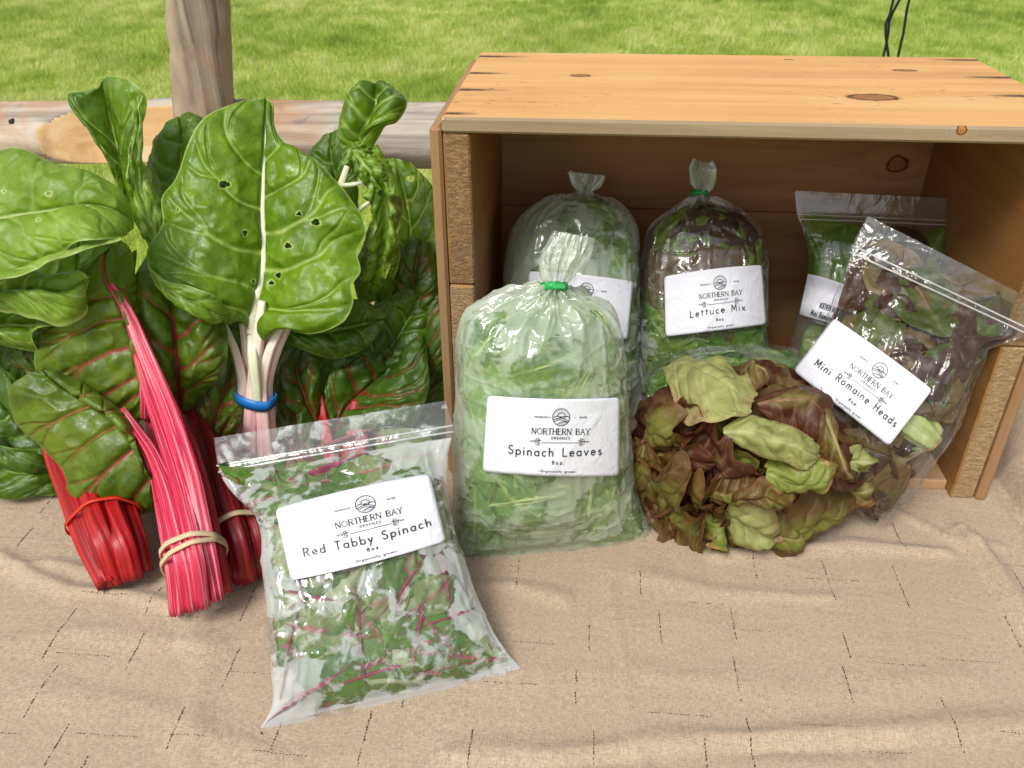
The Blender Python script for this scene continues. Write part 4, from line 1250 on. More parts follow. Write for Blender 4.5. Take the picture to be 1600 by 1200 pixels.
ll(LG, [(1140, 780), (1158, 760), (1190, 746), (1215, 755), (1240, 775)], [(1142, 786), (1170, 780), (1196, 784), (1220, 790), (1238, 780)], 214, -.020, ruf=.005)
ll(LL, [(1133, 800), (1148, 778), (1180, 780), (1208, 792), (1216, 820), (1223, 845)], [(1134, 812), (1146, 838), (1172, 856), (1198, 852), (1210, 850), (1221, 848)], 215, -.016, belly=.010, ruf=.004, blis=.0018)
ll(LG, [(1112, 748), (1130, 736), (1160, 724), (1178, 735), (1190, 748)], [(1112, 780), (1130, 784), (1150, 775), (1175, 760), (1190, 750)], 216, -.010, belly=.012)
ll(LG, [(1206, 800), (1220, 790), (1244, 815), (1258, 840)], [(1205, 870), (1222, 872), (1245, 860), (1256, 845)], 217, .0)
# dark frilled leaves at the open side of the head
fr_ = [((1000, 705), (1016, 690), (1040, 690), (1052, 702), (1004, 720), (1022, 732), (1040, 730), (1052, 712), LG),
       ((1018, 650), (1045, 640), (1062, 655), (1064, 690), (1022, 665), (1032, 690), (1048, 698), (1062, 694), LG),
       ((1052, 642), (1080, 640), (1102, 655), (1110, 672), (1056, 655), (1070, 672), (1090, 680), (1108, 678), LR),
       ((1066, 690), (1075, 700), (1078, 725), (1092, 745), (1074, 682), (1092, 690), (1104, 715), (1094, 744), LR),
       ((1070, 680), (1090, 674), (1118, 690), (1130, 704), (1074, 705), (1090, 725), (1108, 728), (1128, 710), LR),
       ((1026, 745), (1050, 730), (1070, 745), (1076, 790), (1024, 760), (1040, 775), (1056, 798), (1074, 800), LG),
       ((1060, 750), (1078, 735), (1096, 745), (1104, 775), (1062, 770), (1078, 790), (1092, 800), (1104, 780), LR),
       ((1078, 765), (1092, 745), (1108, 755), (1106, 790), (1082, 775), (1090, 790), (1098, 800), (1106, 794), LG),
       ((1042, 805), (1060, 795), (1090, 805), (1096, 850), (1046, 820), (1056, 845), (1070, 860), (1092, 858), LG),
       ((1098, 800), (1108, 795), (1118, 815), (1112, 850), (1100, 830), (1104, 845), (1108, 855), (1112, 852), LGr),
       ((1124, 800), (1136, 795), (1140, 830), (1148, 850), (1112, 830), (1118, 850), (1130, 862), (1146, 856), LG),
       ((1110, 700), (1135, 690), (1160, 705), (1190, 730), (1115, 725), (1140, 735), (1160, 740), (1188, 734), LR),
       ((1140, 690), (1160, 695), (1185, 715), (1196, 735), (1142, 705), (1160, 720), (1175, 735), (1192, 738), LGr)]
for i, f in enumerate(fr_):
    mx, my = sum(q[0] for q in f[:8])/8, sum(q[1] for q in f[:8])/8
    f = [(mx+(q[0]-mx)*1.22, my+(q[1]-my)*1.22) for q in f[:8]]+[f[8]]
    A_, B_ = (list(f[:4]), list(f[4:8])) if i % 3 else (list(f[4:8]), list(f[:4]))
    o1 = [(a, b, -.016 if 0 < j < 3 else -.004) for j, (a, b) in enumerate(A_)]
    o2 = [(a, b, .016 if 0 < j < 3 else .006) for j, (a, b) in enumerate(B_)]
    ll(f[8], o1, o2, 230+i, -.002-.004*(i % 3), ruf=.013, rfreq=8, belly=(-.006, .010)[i % 2], blis=.0020, und=.007)
r = random.Random(41)
for i in range(12):
    a = r.uniform(0, 6.283)
    q = math.sqrt(r.uniform(.0, .8))
    cx, cy = 1150+150*q*math.cos(a), 730+125*q*math.sin(a)
    s = r.uniform(44, 64)
    b = a+r.uniform(-.8, .8)
    ca, sa = math.cos(b), math.sin(b)
    pt = lambda x, y: (cx+x*ca-y*sa, cy+x*sa+y*ca, (-.014 if y < -8 else .016 if y > 8 else 0))
    ll(r.choice([LR, LG, LR] if cx < 1160 else [LG, LG, LR]), [pt(-s, -4), pt(-s*.3, -s*.7), pt(s*.5, -s*.7), pt(s, -6)], [pt(-s, 4), pt(-s*.3, s*.7), pt(s*.5, s*.7), pt(s, 6)],
       260+i, .012, ruf=.011, rfreq=6, belly=(-.005, .010)[i % 2], res=2.4)
# ------------------------------------------------------------------ lettering (drawn with strokes)
def arc(cx, cy, rx, ry, a0, a1, n=10):
    return [(cx+rx*math.cos(math.radians(a0+(a1-a0)*i/n)), cy+ry*math.sin(math.radians(a0+(a1-a0)*i/n))) for i in range(n+1)]
X = .56
GL = {
 'a': (.55, [arc(.26, X/2, .22, X/2, 20, 340, 16), [(.48, X), (.48, 0)]]),
 'b': (.55, [[(.05, 1), (.05, 0)], arc(.28, X/2, .22, X/2, -160, 160, 16)]),
 'c': (.48, [arc(.26, X/2, .22, X/2, 50, 310, 14)]),
 'd': (.55, [arc(.26, X/2, .22, X/2, 20, 340, 16), [(.48, 1), (.48, 0)]]),
 'e': (.50, [[(.05, X/2), (.46, X/2+.03)]+arc(.26, X/2, .21, X/2, 10, 310, 16)]),
 'g': (.55, [arc(.26, X/2, .22, X/2, 20, 340, 16), [(.48, X), (.48, -.15)]+arc(.27, -.15, .21, .18, 0, -140, 8)]),
 'h': (.52, [[(.05, 1), (.05, 0)], [(.05, X*.6)]+arc(.25, X*.62, .19, X*.38, 160, 0, 8)+[(.44, 0)]]),
 'i': (.16, [[(.06, X), (.06, 0)], [(.06, .80), (.06, .86)]]),
 'l': (.16, [[(.06, 1), (.06, 0)]]),
 'm': (.78, [[(.05, X), (.05, 0)], [(.05, X*.6)]+arc(.21, X*.62, .16, X*.38, 160, 0, 8)+[(.37, 0)], [(.37, X*.6)]+arc(.53, X*.62, .16, X*.38, 160, 0, 8)+[(.69, 0)]]),
 'n': (.52, [[(.05, X), (.05, 0)], [(.05, X*.6)]+arc(.25, X*.62, .19, X*.38, 160, 0, 8)+[(.44, 0)]]),
 'o': (.54, [arc(.26, X/2, .22, X/2, 0, 360, 18)]),
 'p': (.55, [[(.05, X), (.05, -.33)], arc(.28, X/2, .22, X/2, -160, 160, 16)]),
 'r': (.34, [[(.05, X), (.05, 0)], [(.05, X*.55)]+arc(.24, X*.60, .19, X*.38, 170, 60, 6)]),
 's': (.42, [arc(.22, X*.74, .14, X*.24, 50, 250, 8)+arc(.20, X*.27, .15, X*.27, 80, -140, 8)]),
 't': (.36, [[(.17, .86), (.17, 0)], [(.02, X+.04), (.33, X+.04)]]),
 'u': (.52, [[(.05, X)]+arc(.25, X*.38, .20, X*.38, 180, 360, 8)+[(.45, X)], [(.45, X), (.45, 0)]]),
 'v': (.46, [[(.02, X), (.22, 0), (.43, X)]]),
 'w': (.66, [[(.02, X), (.17, 0), (.32, X), (.47, 0), (.62, X)]]),
 'x': (.46, [[(.03, X), (.42, 0)], [(.42, X), (.03, 0)]]),
 'y': (.46, [[(.03, X), (.23, .02)], [(.43, X), (.13, -.33)]]),
 'z': (.44, [[(.04, X), (.40, X), (.03, 0), (.41, 0)]]),
 'S': (.56, [arc(.29, .77, .21, .23, 40, 250, 10)+arc(.27, .27, .23, .27, 80, -150, 10)]),
 'L': (.50, [[(.06, 1), (.06, 0), (.46, 0)]]),
 'R': (.60, [[(.06, 0), (.06, 1)]+[(.28, 1)]+arc(.30, .75, .22, .25, 90, -90, 8)+[(.06, .5)], [(.28, .5), (.54, 0)]]),
 'T': (.58, [[(.29, 1), (.29, 0)], [(.02, 1), (.56, 1)]]),
 'M': (.76, [[(.06, 0), (.09, 1), (.37, .25), (.65, 1), (.69, 0)]]),
 'H': (.64, [[(.06, 1), (.06, 0)], [(.56, 1), (.56, 0)], [(.06, .52), (.56, .52)]]),
 'O': (.78, [arc(.38, .5, .34, .5, 0, 360, 22)]),
 'N': (.68, [[(.06, 0), (.06, 1), (.60, 0), (.60, 1)]]),
 'E': (.52, [[(.47, 1), (.06, 1), (.06, 0), (.48, 0)], [(.06, .52), (.40, .52)]]),
 'B': (.58, [[(.06, 0), (.06, 1), (.26, 1)]+arc(.28, .76, .19, .24, 90, -90, 8)+[(.06, .52)], [(.26, .52)]+arc(.29, .26, .23, .26, 90, -90, 8)+[(.06, 0)]]),
 'A': (.64, [[(.02, 0), (.31, 1), (.60, 0)], [(.12, .34), (.50, .34)]]),
 'Y': (.60, [[(.02, 1), (.30, .48), (.58, 1)], [(.30, .48), (.30, 0)]]),
 'G': (.70, [arc(.36, .5, .31, .5, 45, 360, 18)+[(.42, .48)]]),
 'C': (.66, [arc(.36, .5, .31, .5, 45, 315, 18)]),
 'I': (.18, [[(.08, 1), (.08, 0)]]),
 'P': (.54, [[(.06, 0), (.06, 1), (.26, 1)]+arc(.28, .75, .20, .25, 90, -90, 8)+[(.06, .5)]]),
 '8': (.50, [arc(.24, .76, .17, .23, 0, 360, 14), arc(.24, .27, .21, .27, 0, 360, 16)]),
 '.': (.18, [[(.07, .0), (.07, .05)]]),
 '-': (.40, [[(.05, .30), (.34, .30)]]),
 ' ': (.42, []),
}
SERIF = {'N': [(.06, 0), (.06, 1), (.60, 1)], 'R': [(.06, 0), (.56, 0)], 'T': [(.29, 0)], 'H': [(.06, 0), (.06, 1), (.56, 0), (.56, 1)], 'E': [(.06, 0), (.06, 1)],
         'B': [(.06, 0), (.06, 1)], 'A': [(.02, 0), (.60, 0)], 'Y': [(.02, 1), (.58, 1), (.30, 0)], 'O': []}
class Ink:
    def __init__(s):
        s.V, s.F = [], []
    def stroke(s, pts, w):
        p = np.array(pts, float)
        if len(p) < 2: return
        # break long straight runs so that they follow the curved label
        q = [p[0]]
        for a, b in zip(p[:-1], p[1:]):
            k = max(1, int(np.linalg.norm(b-a)/.03))
            for i in range(1, k+1): q.append(a+(b-a)*i/k)
        p = np.array(q)
        d = np.diff(p, axis=0)
        d /= np.linalg.norm(d, axis=1, keepdims=True)+1e-9
        for i in range(len(d)):
            n = np.array([-d[i][1], d[i][0]])*w/2
            e = d[i]*w*.28
            o = len(s.V)
            s.V += [p[i]-e-n, p[i+1]+e-n, p[i+1]+e+n, p[i]-e+n]
            s.F.append((o, o+1, o+2, o+3))
    def text(s, txt, cx, y, h, w, sp=.08, serif=False, width=None, wave=None):
        tot = sum(GL[c][0]+sp for c in txt)-sp
        k = h if width is None else h
        sx = k if width is None else width/tot
        x = cx-tot*sx/2
        for ch in txt:
            adv, st = GL[ch]
            for g in st:
                pts = [(x+a*sx, y+b*h+(wave(x+a*sx) if wave else 0)) for a, b in g]
                ww = w
                s.stroke(pts, ww)
            if serif:
                for a, b in SERIF.get(ch, []):
                    s.stroke([(x+a*sx-.11*sx, y+b*h), (x+a*sx+.11*sx, y+b*h)], w*.7)
                if ch in 'NTHREBY':      # thick stems
                    st0 = {'N': [(.10, .95, .56, .05)], 'T': [(.29, 1, .29, 0)], 'H': [(.06, 1, .06, 0), (.56, 1, .56, 0)], 'R': [(.06, 1, .06, 0), (.30, .5, .54, 0)], 'E': [(.06, 1, .06, 0)], 'B': [(.06, 1, .06, 0)], 'Y': [(.30, .48, .30, 0)]}[ch]
                    for a0, b0, a1, b1 in st0: s.stroke([(x+a0*sx, y+b0*h), (x+a1*sx, y+b1*h)], w*1.7)
            x += (adv+sp)*sx
    def sprig(s, cx, cy, r, sgn):
        s.stroke([(cx-sgn*r*1.0, cy+r*.1), (cx+sgn*r*.9, cy+r*.25)], .006)
        for t, a, l in ((.2, 60, .7), (-.25, 75, .75), (-.6, 100, .6), (.15, -50, .7), (-.3, -70, .7), (-.65, -100, .5), (.8, 15, .4)):
            bx, by = cx+sgn*t*r*-1, cy
            an = math.radians(a if sgn > 0 else 180-a)
            ex, ey = bx-math.cos(an)*l*r*-sgn*sgn, by+math.sin(an)*l*r
            mx, my = (bx+ex)/2, (by+ey)/2
            nx, ny = -(ey-by)*.28, (ex-bx)*.28
            s.stroke([(bx, by), (mx+nx, my+ny), (ex, ey), (mx-nx, my-ny), (bx, by)], .0038)
    def logo(s, cx, cy, r):
        s.stroke(arc(cx, cy, r, r, 0, 360, 40), .009)
        s.stroke(arc(cx, cy+r*.05, r*.45, r*.45, 0, 180, 14), .008)
        for i in range(9):
            a = math.radians(8+i*20.5)
            s.stroke([(cx+math.cos(a)*r*.52, cy+r*.05+math.sin(a)*r*.52), (cx+math.cos(a)*r*.86, cy+r*.05+math.sin(a)*r*.86)], .0035)
        s.stroke([(cx-r*.98, cy-r*.02), (cx-r*.5, cy+r*.10), (cx, cy+r*.06), (cx+r*.5, cy+r*.12), (cx+r*.98, cy)], .008)
        s.stroke([(cx-r*.93, cy-r*.30), (cx-r*.3, cy-r*.10), (cx+r*.2, cy-r*.12), (cx+r*.55, cy+r*.10)], .009)
        s.stroke([(cx-r*.2, cy+r*.02), (cx+r*.3, cy-r*.14), (cx+r*.75, cy-r*.40), (cx+r*.9, cy-r*.42)], .009)
        s.stroke([(cx-r*.85, cy-r*.50), (cx-r*.2, cy-r*.30), (cx+r*.3, cy-r*.40), (cx+r*.8, cy-r*.56)], .007)
        s.stroke([(cx-r*.45, cy-r*.86), (cx-r*.1, cy-r*.60), (cx+r*.4, cy-r*.50), (cx+r*.72, cy-r*.66)], .008)
        for i in range(6):
            t = -.75+i*.26
            s.stroke([(cx+t*r, cy-r*.28), (cx+t*r+r*.10, cy-r*.16)], .0035)
        for i in range(4):
            t = -.15+i*.17
            s.stroke([(cx+t*r, cy-r*.88), (cx+t*r+r*.12, cy-r*.62)], .0035)
LW = 1.72
def label_ink(name, wave=None):
    k = Ink()
    c = .965
    k.logo(c, .765, .110)
    k.text('PENOBSCOT', c-.235-.02, .752, .020, .0042, .30, width=.175)
    k.stroke(arc(c-.148, .760, .004, .004, 0, 360, 6), .005)
    k.stroke(arc(c+.178, .760, .003, .003, 0, 360, 6), .005)
    k.text('MAINE', c+.285, .752, .020, .0042, .30, width=.09)
    k.text('NORTHERN BAY', c, .540, .075, .0075, .10, serif=True, width=.745)
    k.text('ORGANICS', c, .478, .030, .0055, .35, width=.235)
    k.stroke([(c-.24, .430), (c+.23, .436)], .0065)
    k.sprig(c-.315, .44, .075, 1)
    k.sprig(c+.295, .44, .075, -1)
    wd = {'Spinach Leaves': 1.19, 'Lettuce Mix': .95, 'Red Tabby Spinach': 1.42, 'Mini Romaine Heads': 1.44}[name]
    k.text(name, .90, .268, .108, .0145, .26, width=wd, wave=wave)
    k.text('8oz.', c-.02, .155, .042, .0085, .30, width=.155)
    k.text('-Organically grown-', c-.02, .048, .030, .0055, .30, width=.48)
    return k
PAPER = None
def paper():
    global PAPER
    if PAPER is None:
        t = NT('white_sticker_paper')
        co = t.obj()
        nb = t.bump(t.noise(co, 55, 4, .6, 1.0), .42, .0035)
        PAPER = t.done(t.principled((.74, .745, .82), .45, .35, nb))
    return PAPER
INKM = plain_mat('black_ink', (.02, .02, .028), .5)

def _lab_wr(s, t, seed):
    v = math.sin(s*5.1+seed*2)*math.sin(t*3.3+seed)*.5
    v += .9*math.exp(-((s*.9-t*.45-.22-.1*(seed % 3))/.020)**2)*(t < .8)
    v += .7*math.exp(-((s*.5+t-.62-.15*(seed % 2))/.022)**2)*(s > .55)
    return v
def make_label(parent, corners, bag, name, bend=(0, 0), lift=.0012, crease=None, part='label', offs=None, fold=None, cut=None, poly=3, seed=0):
    """corners TL, TR, BR, BL as seen; hit(px, py) gives the bag's surface there. The sticker is a smooth sheet fitted over it."""
    hit = bag.hit
    TL, TR, BR, BL = [np.array(c, float) for c in corners]
    def pix(s, t):                 # s 0..1 across, t 0..1 up
        p = (1-s)*(t*TL+(1-t)*BL)+s*(t*TR+(1-t)*BR)
        up_ = (TL-BL)/np.linalg.norm(TL-BL)
        return p+up_*((bend[0]*t+bend[1]*(1-t))*4*s*(1-s))
    ss, tt = np.meshgrid(np.linspace(0, 1, 13), np.linspace(0, 1, 9))
    A, B, C_ = [], [], []
    for s, t in zip(ss.ravel(), tt.ravel()):
        p = pix(s, t)
        h = hit(*p)
        if h is None: continue
        A.append([s**i*t**j for i in range(poly+1) for j in range(poly+1-i)])
        B.append(((h-CAM) @ FW))
        C_.append((s, t))
    A, B = np.array(A), np.array(B)
    co, *_ = np.linalg.lstsq(A, B, rcond=None)
    push = 0.0
    if bag is not None and getattr(bag, 'fbvh', None) is not None:      # keep it clear of every wrinkle of the film
        for (s, t), a_ in zip(C_, A):
            h = bag.fbvh.ray_cast(Vector(CAM), Vector(sight(*pix(s, t))))
            if h[0] is not None: push = max(push, float(a_ @ co)-float((np.array(h[0])-CAM) @ FW))
    def point(s, t, out=0.0):
        p = pix(s, t)
        z = sum(co[k]*s**i*t**j for k, (i, j) in enumerate((i, j) for i in range(poly+1) for j in range(poly+1-i)))
        z -= push+lift*.5+out+.0009*_lab_wr(s, t, seed)
        if crease: z -= crease(s, t)
        return CAM+sight(*p)*z
    ns, nt = 44, 28
    V = []
    for j in range(nt):
        for i in range(ns):
            s, t = i/(ns-1), j/(nt-1)
            # rounded corners
            r = .055
            X_, Y_ = s*LW, t
            cx = min(max(X_, r), LW-r); cy = min(max(Y_, r), 1-r)
            dx, dy = X_-cx, Y_-cy
            L = math.hypot(dx, dy)
            m = max(abs(dx), abs(dy))
            if L > 1e-9 and abs(dx) > 1e-9 and abs(dy) > 1e-9:
                dx, dy = dx/L*m, dy/L*m
            V.append(point((cx+dx)/LW, cy+dy))
    o = mesh_obj(part, np.array(V), grid_faces(nt, ns), paper(), parent)
    sm = o.modifiers.new('thickness', 'SOLIDIFY')
    sm.thickness = .0003
    if name:
        rr = random.Random(seed)
        k = label_ink(name, wave=(lambda x: .012*math.sin(x*3.5+seed)))
        V = [point(p[0]/LW, p[1], .00045) for p in k.V]
        mesh_obj('lettering', np.array(V), np.array(k.F), INKM, o if False else parent, smooth=False).parent = parent
        bpy.context.view_layer.update()
        l = COL.objects[-1] if False else None
    return o, point

# ------------------------------------------------------------------ bags
class Bag:
    def __init__(s, rows, th, nth=96, nv=130, back=.7, power=.85):
        """rows from the bottom up: (left point, right point) as (across, down, depth); th: thickness there"""
        A = rail([P(*l) for l, r in rows], nv)
        B = rail([P(*r) for l, r in rows], nv)
        T = rail([(x, 0, 0) for x in th], 2) if False else None
        # thickness follows the same row spacing
        Lc = np.array([(P(*l)+P(*r))/2 for l, r in rows])
        sc = np.r_[0, np.cumsum(np.linalg.norm(np.diff(Lc, axis=0), axis=1))]
        C = (A+B)/2
        sv = np.r_[0, np.cumsum(np.linalg.norm(np.diff(C, axis=0), axis=1))]
        tv = np.interp(sv/sv[-1], sc/sc[-1], th)
        k = np.ones(7)/7
        tv2 = np.convolve(np.pad(tv, 3, 'edge'), k, 'valid')
        tv = np.minimum(tv2, tv*1.3+.001)
        H = (B-A)/2
        al = np.gradient(C, axis=0)
        n = np.cross(H, al)
        n /= np.linalg.norm(n, axis=1, keepdims=True)+1e-9
        if n.mean(0) @ (CAM-C.mean(0)) < 0: n = -n
        kk = np.ones(15)/15
        n = np.stack([np.convolve(np.pad(n[:, i], 7, 'edge'), kk, 'valid') for i in range(3)], 1)
        n /= np.linalg.norm(n, axis=1, keepdims=True)
        s.C, s.H, s.n, s.tv, s.nv, s.nth, s.back, s.pw = C, H, n, tv, nv, nth, back, power
        s.len = sv[-1]
        th_ = np.linspace(0, 2*np.pi, nth, endpoint=False)
        s.th = th_
        sn = np.sin(th_)
        f = np.sign(sn)*np.abs(sn)**power*np.where(sn > 0, 1, back)
        s.touch = np.zeros((int(nv*1.9), nth*2))
        s.G = C[:, None]+H[:, None]*np.cos(th_)[None, :, None]+n[:, None]*(tv[:, None]*f[None])[..., None]
        s.N = s._norm(s.G)
        F = grid_faces(nv, nth, True)
        s.bvh = BVHTree.FromPolygons([Vector(v) for v in s.G.reshape(-1, 3)], [tuple(int(i) for i in f) for f in F])
    def _norm(s, G):
        Gp = np.concatenate([G[:, -1:], G, G[:, :1]], 1)
        b = (Gp[:, 2:]-Gp[:, :-2])
        a = np.gradient(G, axis=0)
        n = np.cross(b, a)
        n /= np.linalg.norm(n, axis=-1, keepdims=True)+1e-12
        out = np.sum(n*(G-s.C[:, None]), -1)
        if out.mean() < 0: n = -n
        return n
    def hit(s, px, py):
        d = sight(px, py)
        h = s.bvh.ray_cast(Vector(CAM), Vector(d))
        return None if h[0] is None else np.array(h[0])
    def at(s, th, v):
        """smooth surface point and outward normal"""
        i = np.clip(v, 0, 1)*(s.nv-1)
        j = (th/(2*np.pi)*s.nth) % s.nth
        i0 = np.clip(np.floor(i).astype(int), 0, s.nv-2)
        j0 = np.floor(j).astype(int) % s.nth
        fi, fj = (i-i0)[..., None], (j-np.floor(j))[..., None]
        j1 = (j0+1) % s.nth
        out = []
        for X_ in (s.G, s.N):
            out.append((X_[i0, j0]*(1-fj)+X_[i0, j1]*fj)*(1-fi)+(X_[i0+1, j0]*(1-fj)+X_[i0+1, j1]*fj)*fi)
        return out
    def film(s, parent, mat, seed=0, wr=.0016, tie=None, tiek=9, tieamp=.004, stretch=(30, 12), name='film', clearv=None):
        """the skin itself; made after the leaves so that it knows where they press"""
        NV, NH = s.touch.shape
        v = np.linspace(0, 1, NV)
        th = np.linspace(0, 2*np.pi, NH, endpoint=False)
        TH, VV = np.meshgrid(th, v)
        q, N = s.at(TH, VV)
        p = np.stack([np.cos(TH)*stretch[0]*.09+seed, VV*s.len*stretch[1], np.sin(TH)*stretch[0]*.05], -1)
        rid = np.clip(1-np.abs(fbm(p*2.2, 2, seed+3))*3.2, 0, 1)**2.5
        rid2 = np.clip(1-np.abs(fbm(q*30+seed, 2, seed+5))*5.0, 0, 1)**2
        rid3 = np.clip(1-np.abs(fbm(q*np.array([22, 22, 60])+seed, 1, seed+6))*6.0, 0, 1)**2
        lump = fbm(q*26+seed, 2, seed+7)
        tv = np.interp(v, np.linspace(0, 1, s.nv), s.tv)
        fat = sstep(.002, .012, tv)[:, None]
        d = wr*(rid*1.0+rid2*.8+rid3*.5)+wr*1.3*lump
        d = d*(1-np.abs(np.cos(TH))**10*.6)*(.12+.88*fat)
        if tie is not None:
            dv = np.abs(VV-tie)*s.len
            env = np.exp(-(dv/.036)**1.3)*sstep(.001, .010, dv)
            ph = tiek*TH+seed+2.6*vnoise(np.stack([np.cos(TH)*2, np.sin(TH)*2, VV*3+seed], -1), seed)
            star = (1-np.abs(np.sin(ph*.5)))*2-1
            d = d+tieamp*env*star
            d = d+(VV > tie)*.0045*fbm(np.stack([np.cos(TH)*3.5, np.sin(TH)*3.5, VV*s.len*40], -1)+seed, 2, seed+11)*sstep(0, .01, dv)
        G = q+N*d[..., None]
        tch = s.touch*1.0
        if clearv: tch[VV > clearv] = 1.05
        for _ in range(2):
            tch = (tch+np.roll(tch, 1, 1)+np.roll(tch, -1, 1)+np.vstack([tch[:1], tch[:-1]])+np.vstack([tch[1:], tch[-1:]]))/5
        F = grid_faces(NV, NH, True)
        s.fbvh = BVHTree.FromPolygons([Vector(x) for x in G[::2, ::2].reshape(-1, 3)], [tuple(int(i) for i in f) for f in grid_faces(len(range(0, NV, 2)), len(range(0, NH, 2)), True)])
        return mesh_obj(name, G.reshape(-1, 3), F, mat, parent, attrs={'touch': tch})
    def leaves(s, parent, mats, n, seed, size=(.035, .06), vr=(.04, .85), depth=(.002, .010), spread=1.25, asp=.55, at=(), red=1.0, curl=.004, avoid=None):
        r = random.Random(seed)
        jobs = []
        for px, py, rot, sz in at:
            h = s.hit(px, py)
            if h is None: continue
            dist = np.linalg.norm(s.G-h, axis=-1)
            i, j = np.unravel_index(dist.argmin(), dist.shape)
            jobs.append((s.th[j], i/(s.nv-1), math.radians(rot), sz, .0012))
        for k in range(n):
            jobs.append((math.pi/2+r.uniform(-spread, spread), r.uniform(*vr), r.uniform(0, 6.28), r.uniform(*size), r.uniform(*depth)))
        for k, (t0, v0, rot, sz, dep) in enumerate(jobs):
            if avoid is not None:
                c_ = seen(s.at(np.array(t0), np.array(v0))[0])
                if math.hypot(c_[0]-avoid[0], c_[1]-avoid[1]) < avoid[2]: continue
            nt, ns = 25, 15
            T, S = np.meshgrid(np.linspace(0, 1, nt), np.linspace(-1, 1, ns), indexing='ij')
            w = np.where(T < .22, .06, np.sin(np.pi*np.clip((T-.2)/.8, 0, 1)**.75)**.8)*asp/2+.004
            a = (T-.6)*sz
            b = S*w*sz*(1+.12*vnoise(np.stack([T*5, S*2, T*0+k], -1), seed+k))
            ca, sa = math.cos(rot), math.sin(rot)
            X_, Y_ = a*ca-b*sa, a*sa+b*ca
            # metres to surface parameters, near the centre
            e = .02
            c, nn = s.at(np.array(t0), np.array(v0))
            c1, _ = s.at(np.array(t0+e), np.array(v0))
            c2, _ = s.at(np.array(t0), np.array(min(1, v0+e)))
            kx = np.linalg.norm(c1-c)/e+1e-6
            ky = s.len
            # the cosine bunches the rings near the edges, so work in the across coordinate
            th = t0-X_/max(kx, .012)
            th = np.clip(th, .12, 2*np.pi-.12) if t0 < np.pi else th
            pt, nn = s.at(th, np.clip(v0+Y_/ky, .01, .97))
            wob = np.abs(fbm(np.stack([T*2.5, S*1.2, T*0+k*1.7], -1), 2, seed+k))*curl*2
            G = pt-nn*(dep+wob)[..., None]
            vein = np.exp(-(np.abs(S)*w/.018)**2)
            for m in range(4):
                vein = np.maximum(vein, np.exp(-((T-(.28+.16*m)-.14*np.abs(S))/.012)**2)*.45*(T > .25))
            vein = np.where(T < .24, 1.0, vein)
            if dep < .0045:
                a2, b2 = np.meshgrid(np.linspace(0, 1, 60), np.linspace(-1, 1, 44), indexing='ij')
                w2 = np.where(a2 < .22, .05, np.sin(np.pi*np.clip((a2-.2)/.8, 0, 1)**.75)**.8)*asp/2+.004
                A2, B2 = (a2-.6)*sz, b2*w2*sz*(.93+.1*vnoise(np.stack([a2*9, b2*4, a2*0+k], -1), seed))
                t2 = t0-(A2*ca-B2*sa)/max(kx, .012)
                v2 = v0+(A2*sa+B2*ca)/ky
                ii = np.clip((v2*(s.touch.shape[0]-1)).round().astype(int), 0, s.touch.shape[0]-1)
                jj = (t2/(2*np.pi)*s.touch.shape[1]).round().astype(int) % s.touch.shape[1]
                s.touch[ii, jj] = 1
            mesh_obj('leaf', G.reshape(-1, 3), grid_faces(nt, ns), mats[k % len(mats)], parent, attrs={'vein': vein*red, 'margin': vein*0, 'rim': np.abs(S)})
    def core(s, parent, mat, scale=.72, seed=0, vr=(.03, .85), name='leaf_mass'):
        m = 90
        v = np.linspace(vr[0], vr[1], m)
        TH, VV = np.meshgrid(s.th, v)
        pt, nn = s.at(TH, VV)
        c = np.stack([np.interp(v, np.linspace(0, 1, s.nv), s.C[:, i]) for i in range(3)], 1)[:, None]
        f = scale*(1+.16*fbm(pt*70, 3, seed))
        env = np.sqrt(np.clip(1-((v-v.mean())/(v[-1]-v[0])*2)**8, 0, 1))[:, None]
        G = c+(pt-c)*(f*env)[..., None]
        vv = np.clip(.25*fbm(pt*60, 2, seed+5), 0, 1)
        o = mesh_obj(name, G.reshape(-1, 3), grid_faces(m, s.nth, True), mat, parent, attrs={'vein': vv, 'margin': vv*0})
        o['kind'] = 'stuff'
        return o
def zip_strip(bag, parent, mat, v, off=.0006, n=60, h=.0016, name='zip_seal'):
    """raised ribs of the zip across the front and back"""
    for k, dv in enumerate((0, .010)):
        t = np.linspace(.04, np.pi-.04, n)
        p, nn = bag.at(t, np.full(n, v+dv/bag.len*.45))
        V, F, uv = tube(p+nn*off, h/2, 6)
        mesh_obj(name, V, F, mat, parent)
SP_DARK = leaf_mat('bagged_spinach', (.035, .105, .004), (.120, .250, .012), (.26, .42, .12), rough=.4, transl=.15, cell=200)
SP_PALE = leaf_mat('pale_spinach_underside', (.09, .22, .035), (.20, .36, .08), (.50, .62, .22), rough=.45, transl=.15, cell=200)
TB_DARK = leaf_mat('bagged_red_vein_spinach', (.030, .100, .004), (.125, .240, .018), (.38, .03, .09), rough=.4, transl=.15, cell=200)
STEMR = leaf_mat('magenta_spinach_stem', (.34, .015, .07), (.48, .03, .12), (.5, .05, .15), rough=.4)
STEMG = leaf_mat('pale_spinach_stem', (.42, .55, .16), (.52, .64, .24), (.5, .6, .25), rough=.4)
TB_PALE = leaf_mat('pale_red_vein_spinach', (.26, .34, .16), (.36, .44, .24), (.45, .08, .14), rough=.4, transl=.15, cell=200)
TB_OLIVE = leaf_mat('olive_red_vein_spinach', (.13, .20, .05), (.22, .29, .09), (.38, .05, .10), rough=.4, transl=.15, cell=200)
LT_DARK = leaf_mat('bagged_dark_red_lettuce', (.026, .012, .007), (.065, .030, .015), (.12, .05, .04), rough=.35, transl=.1)
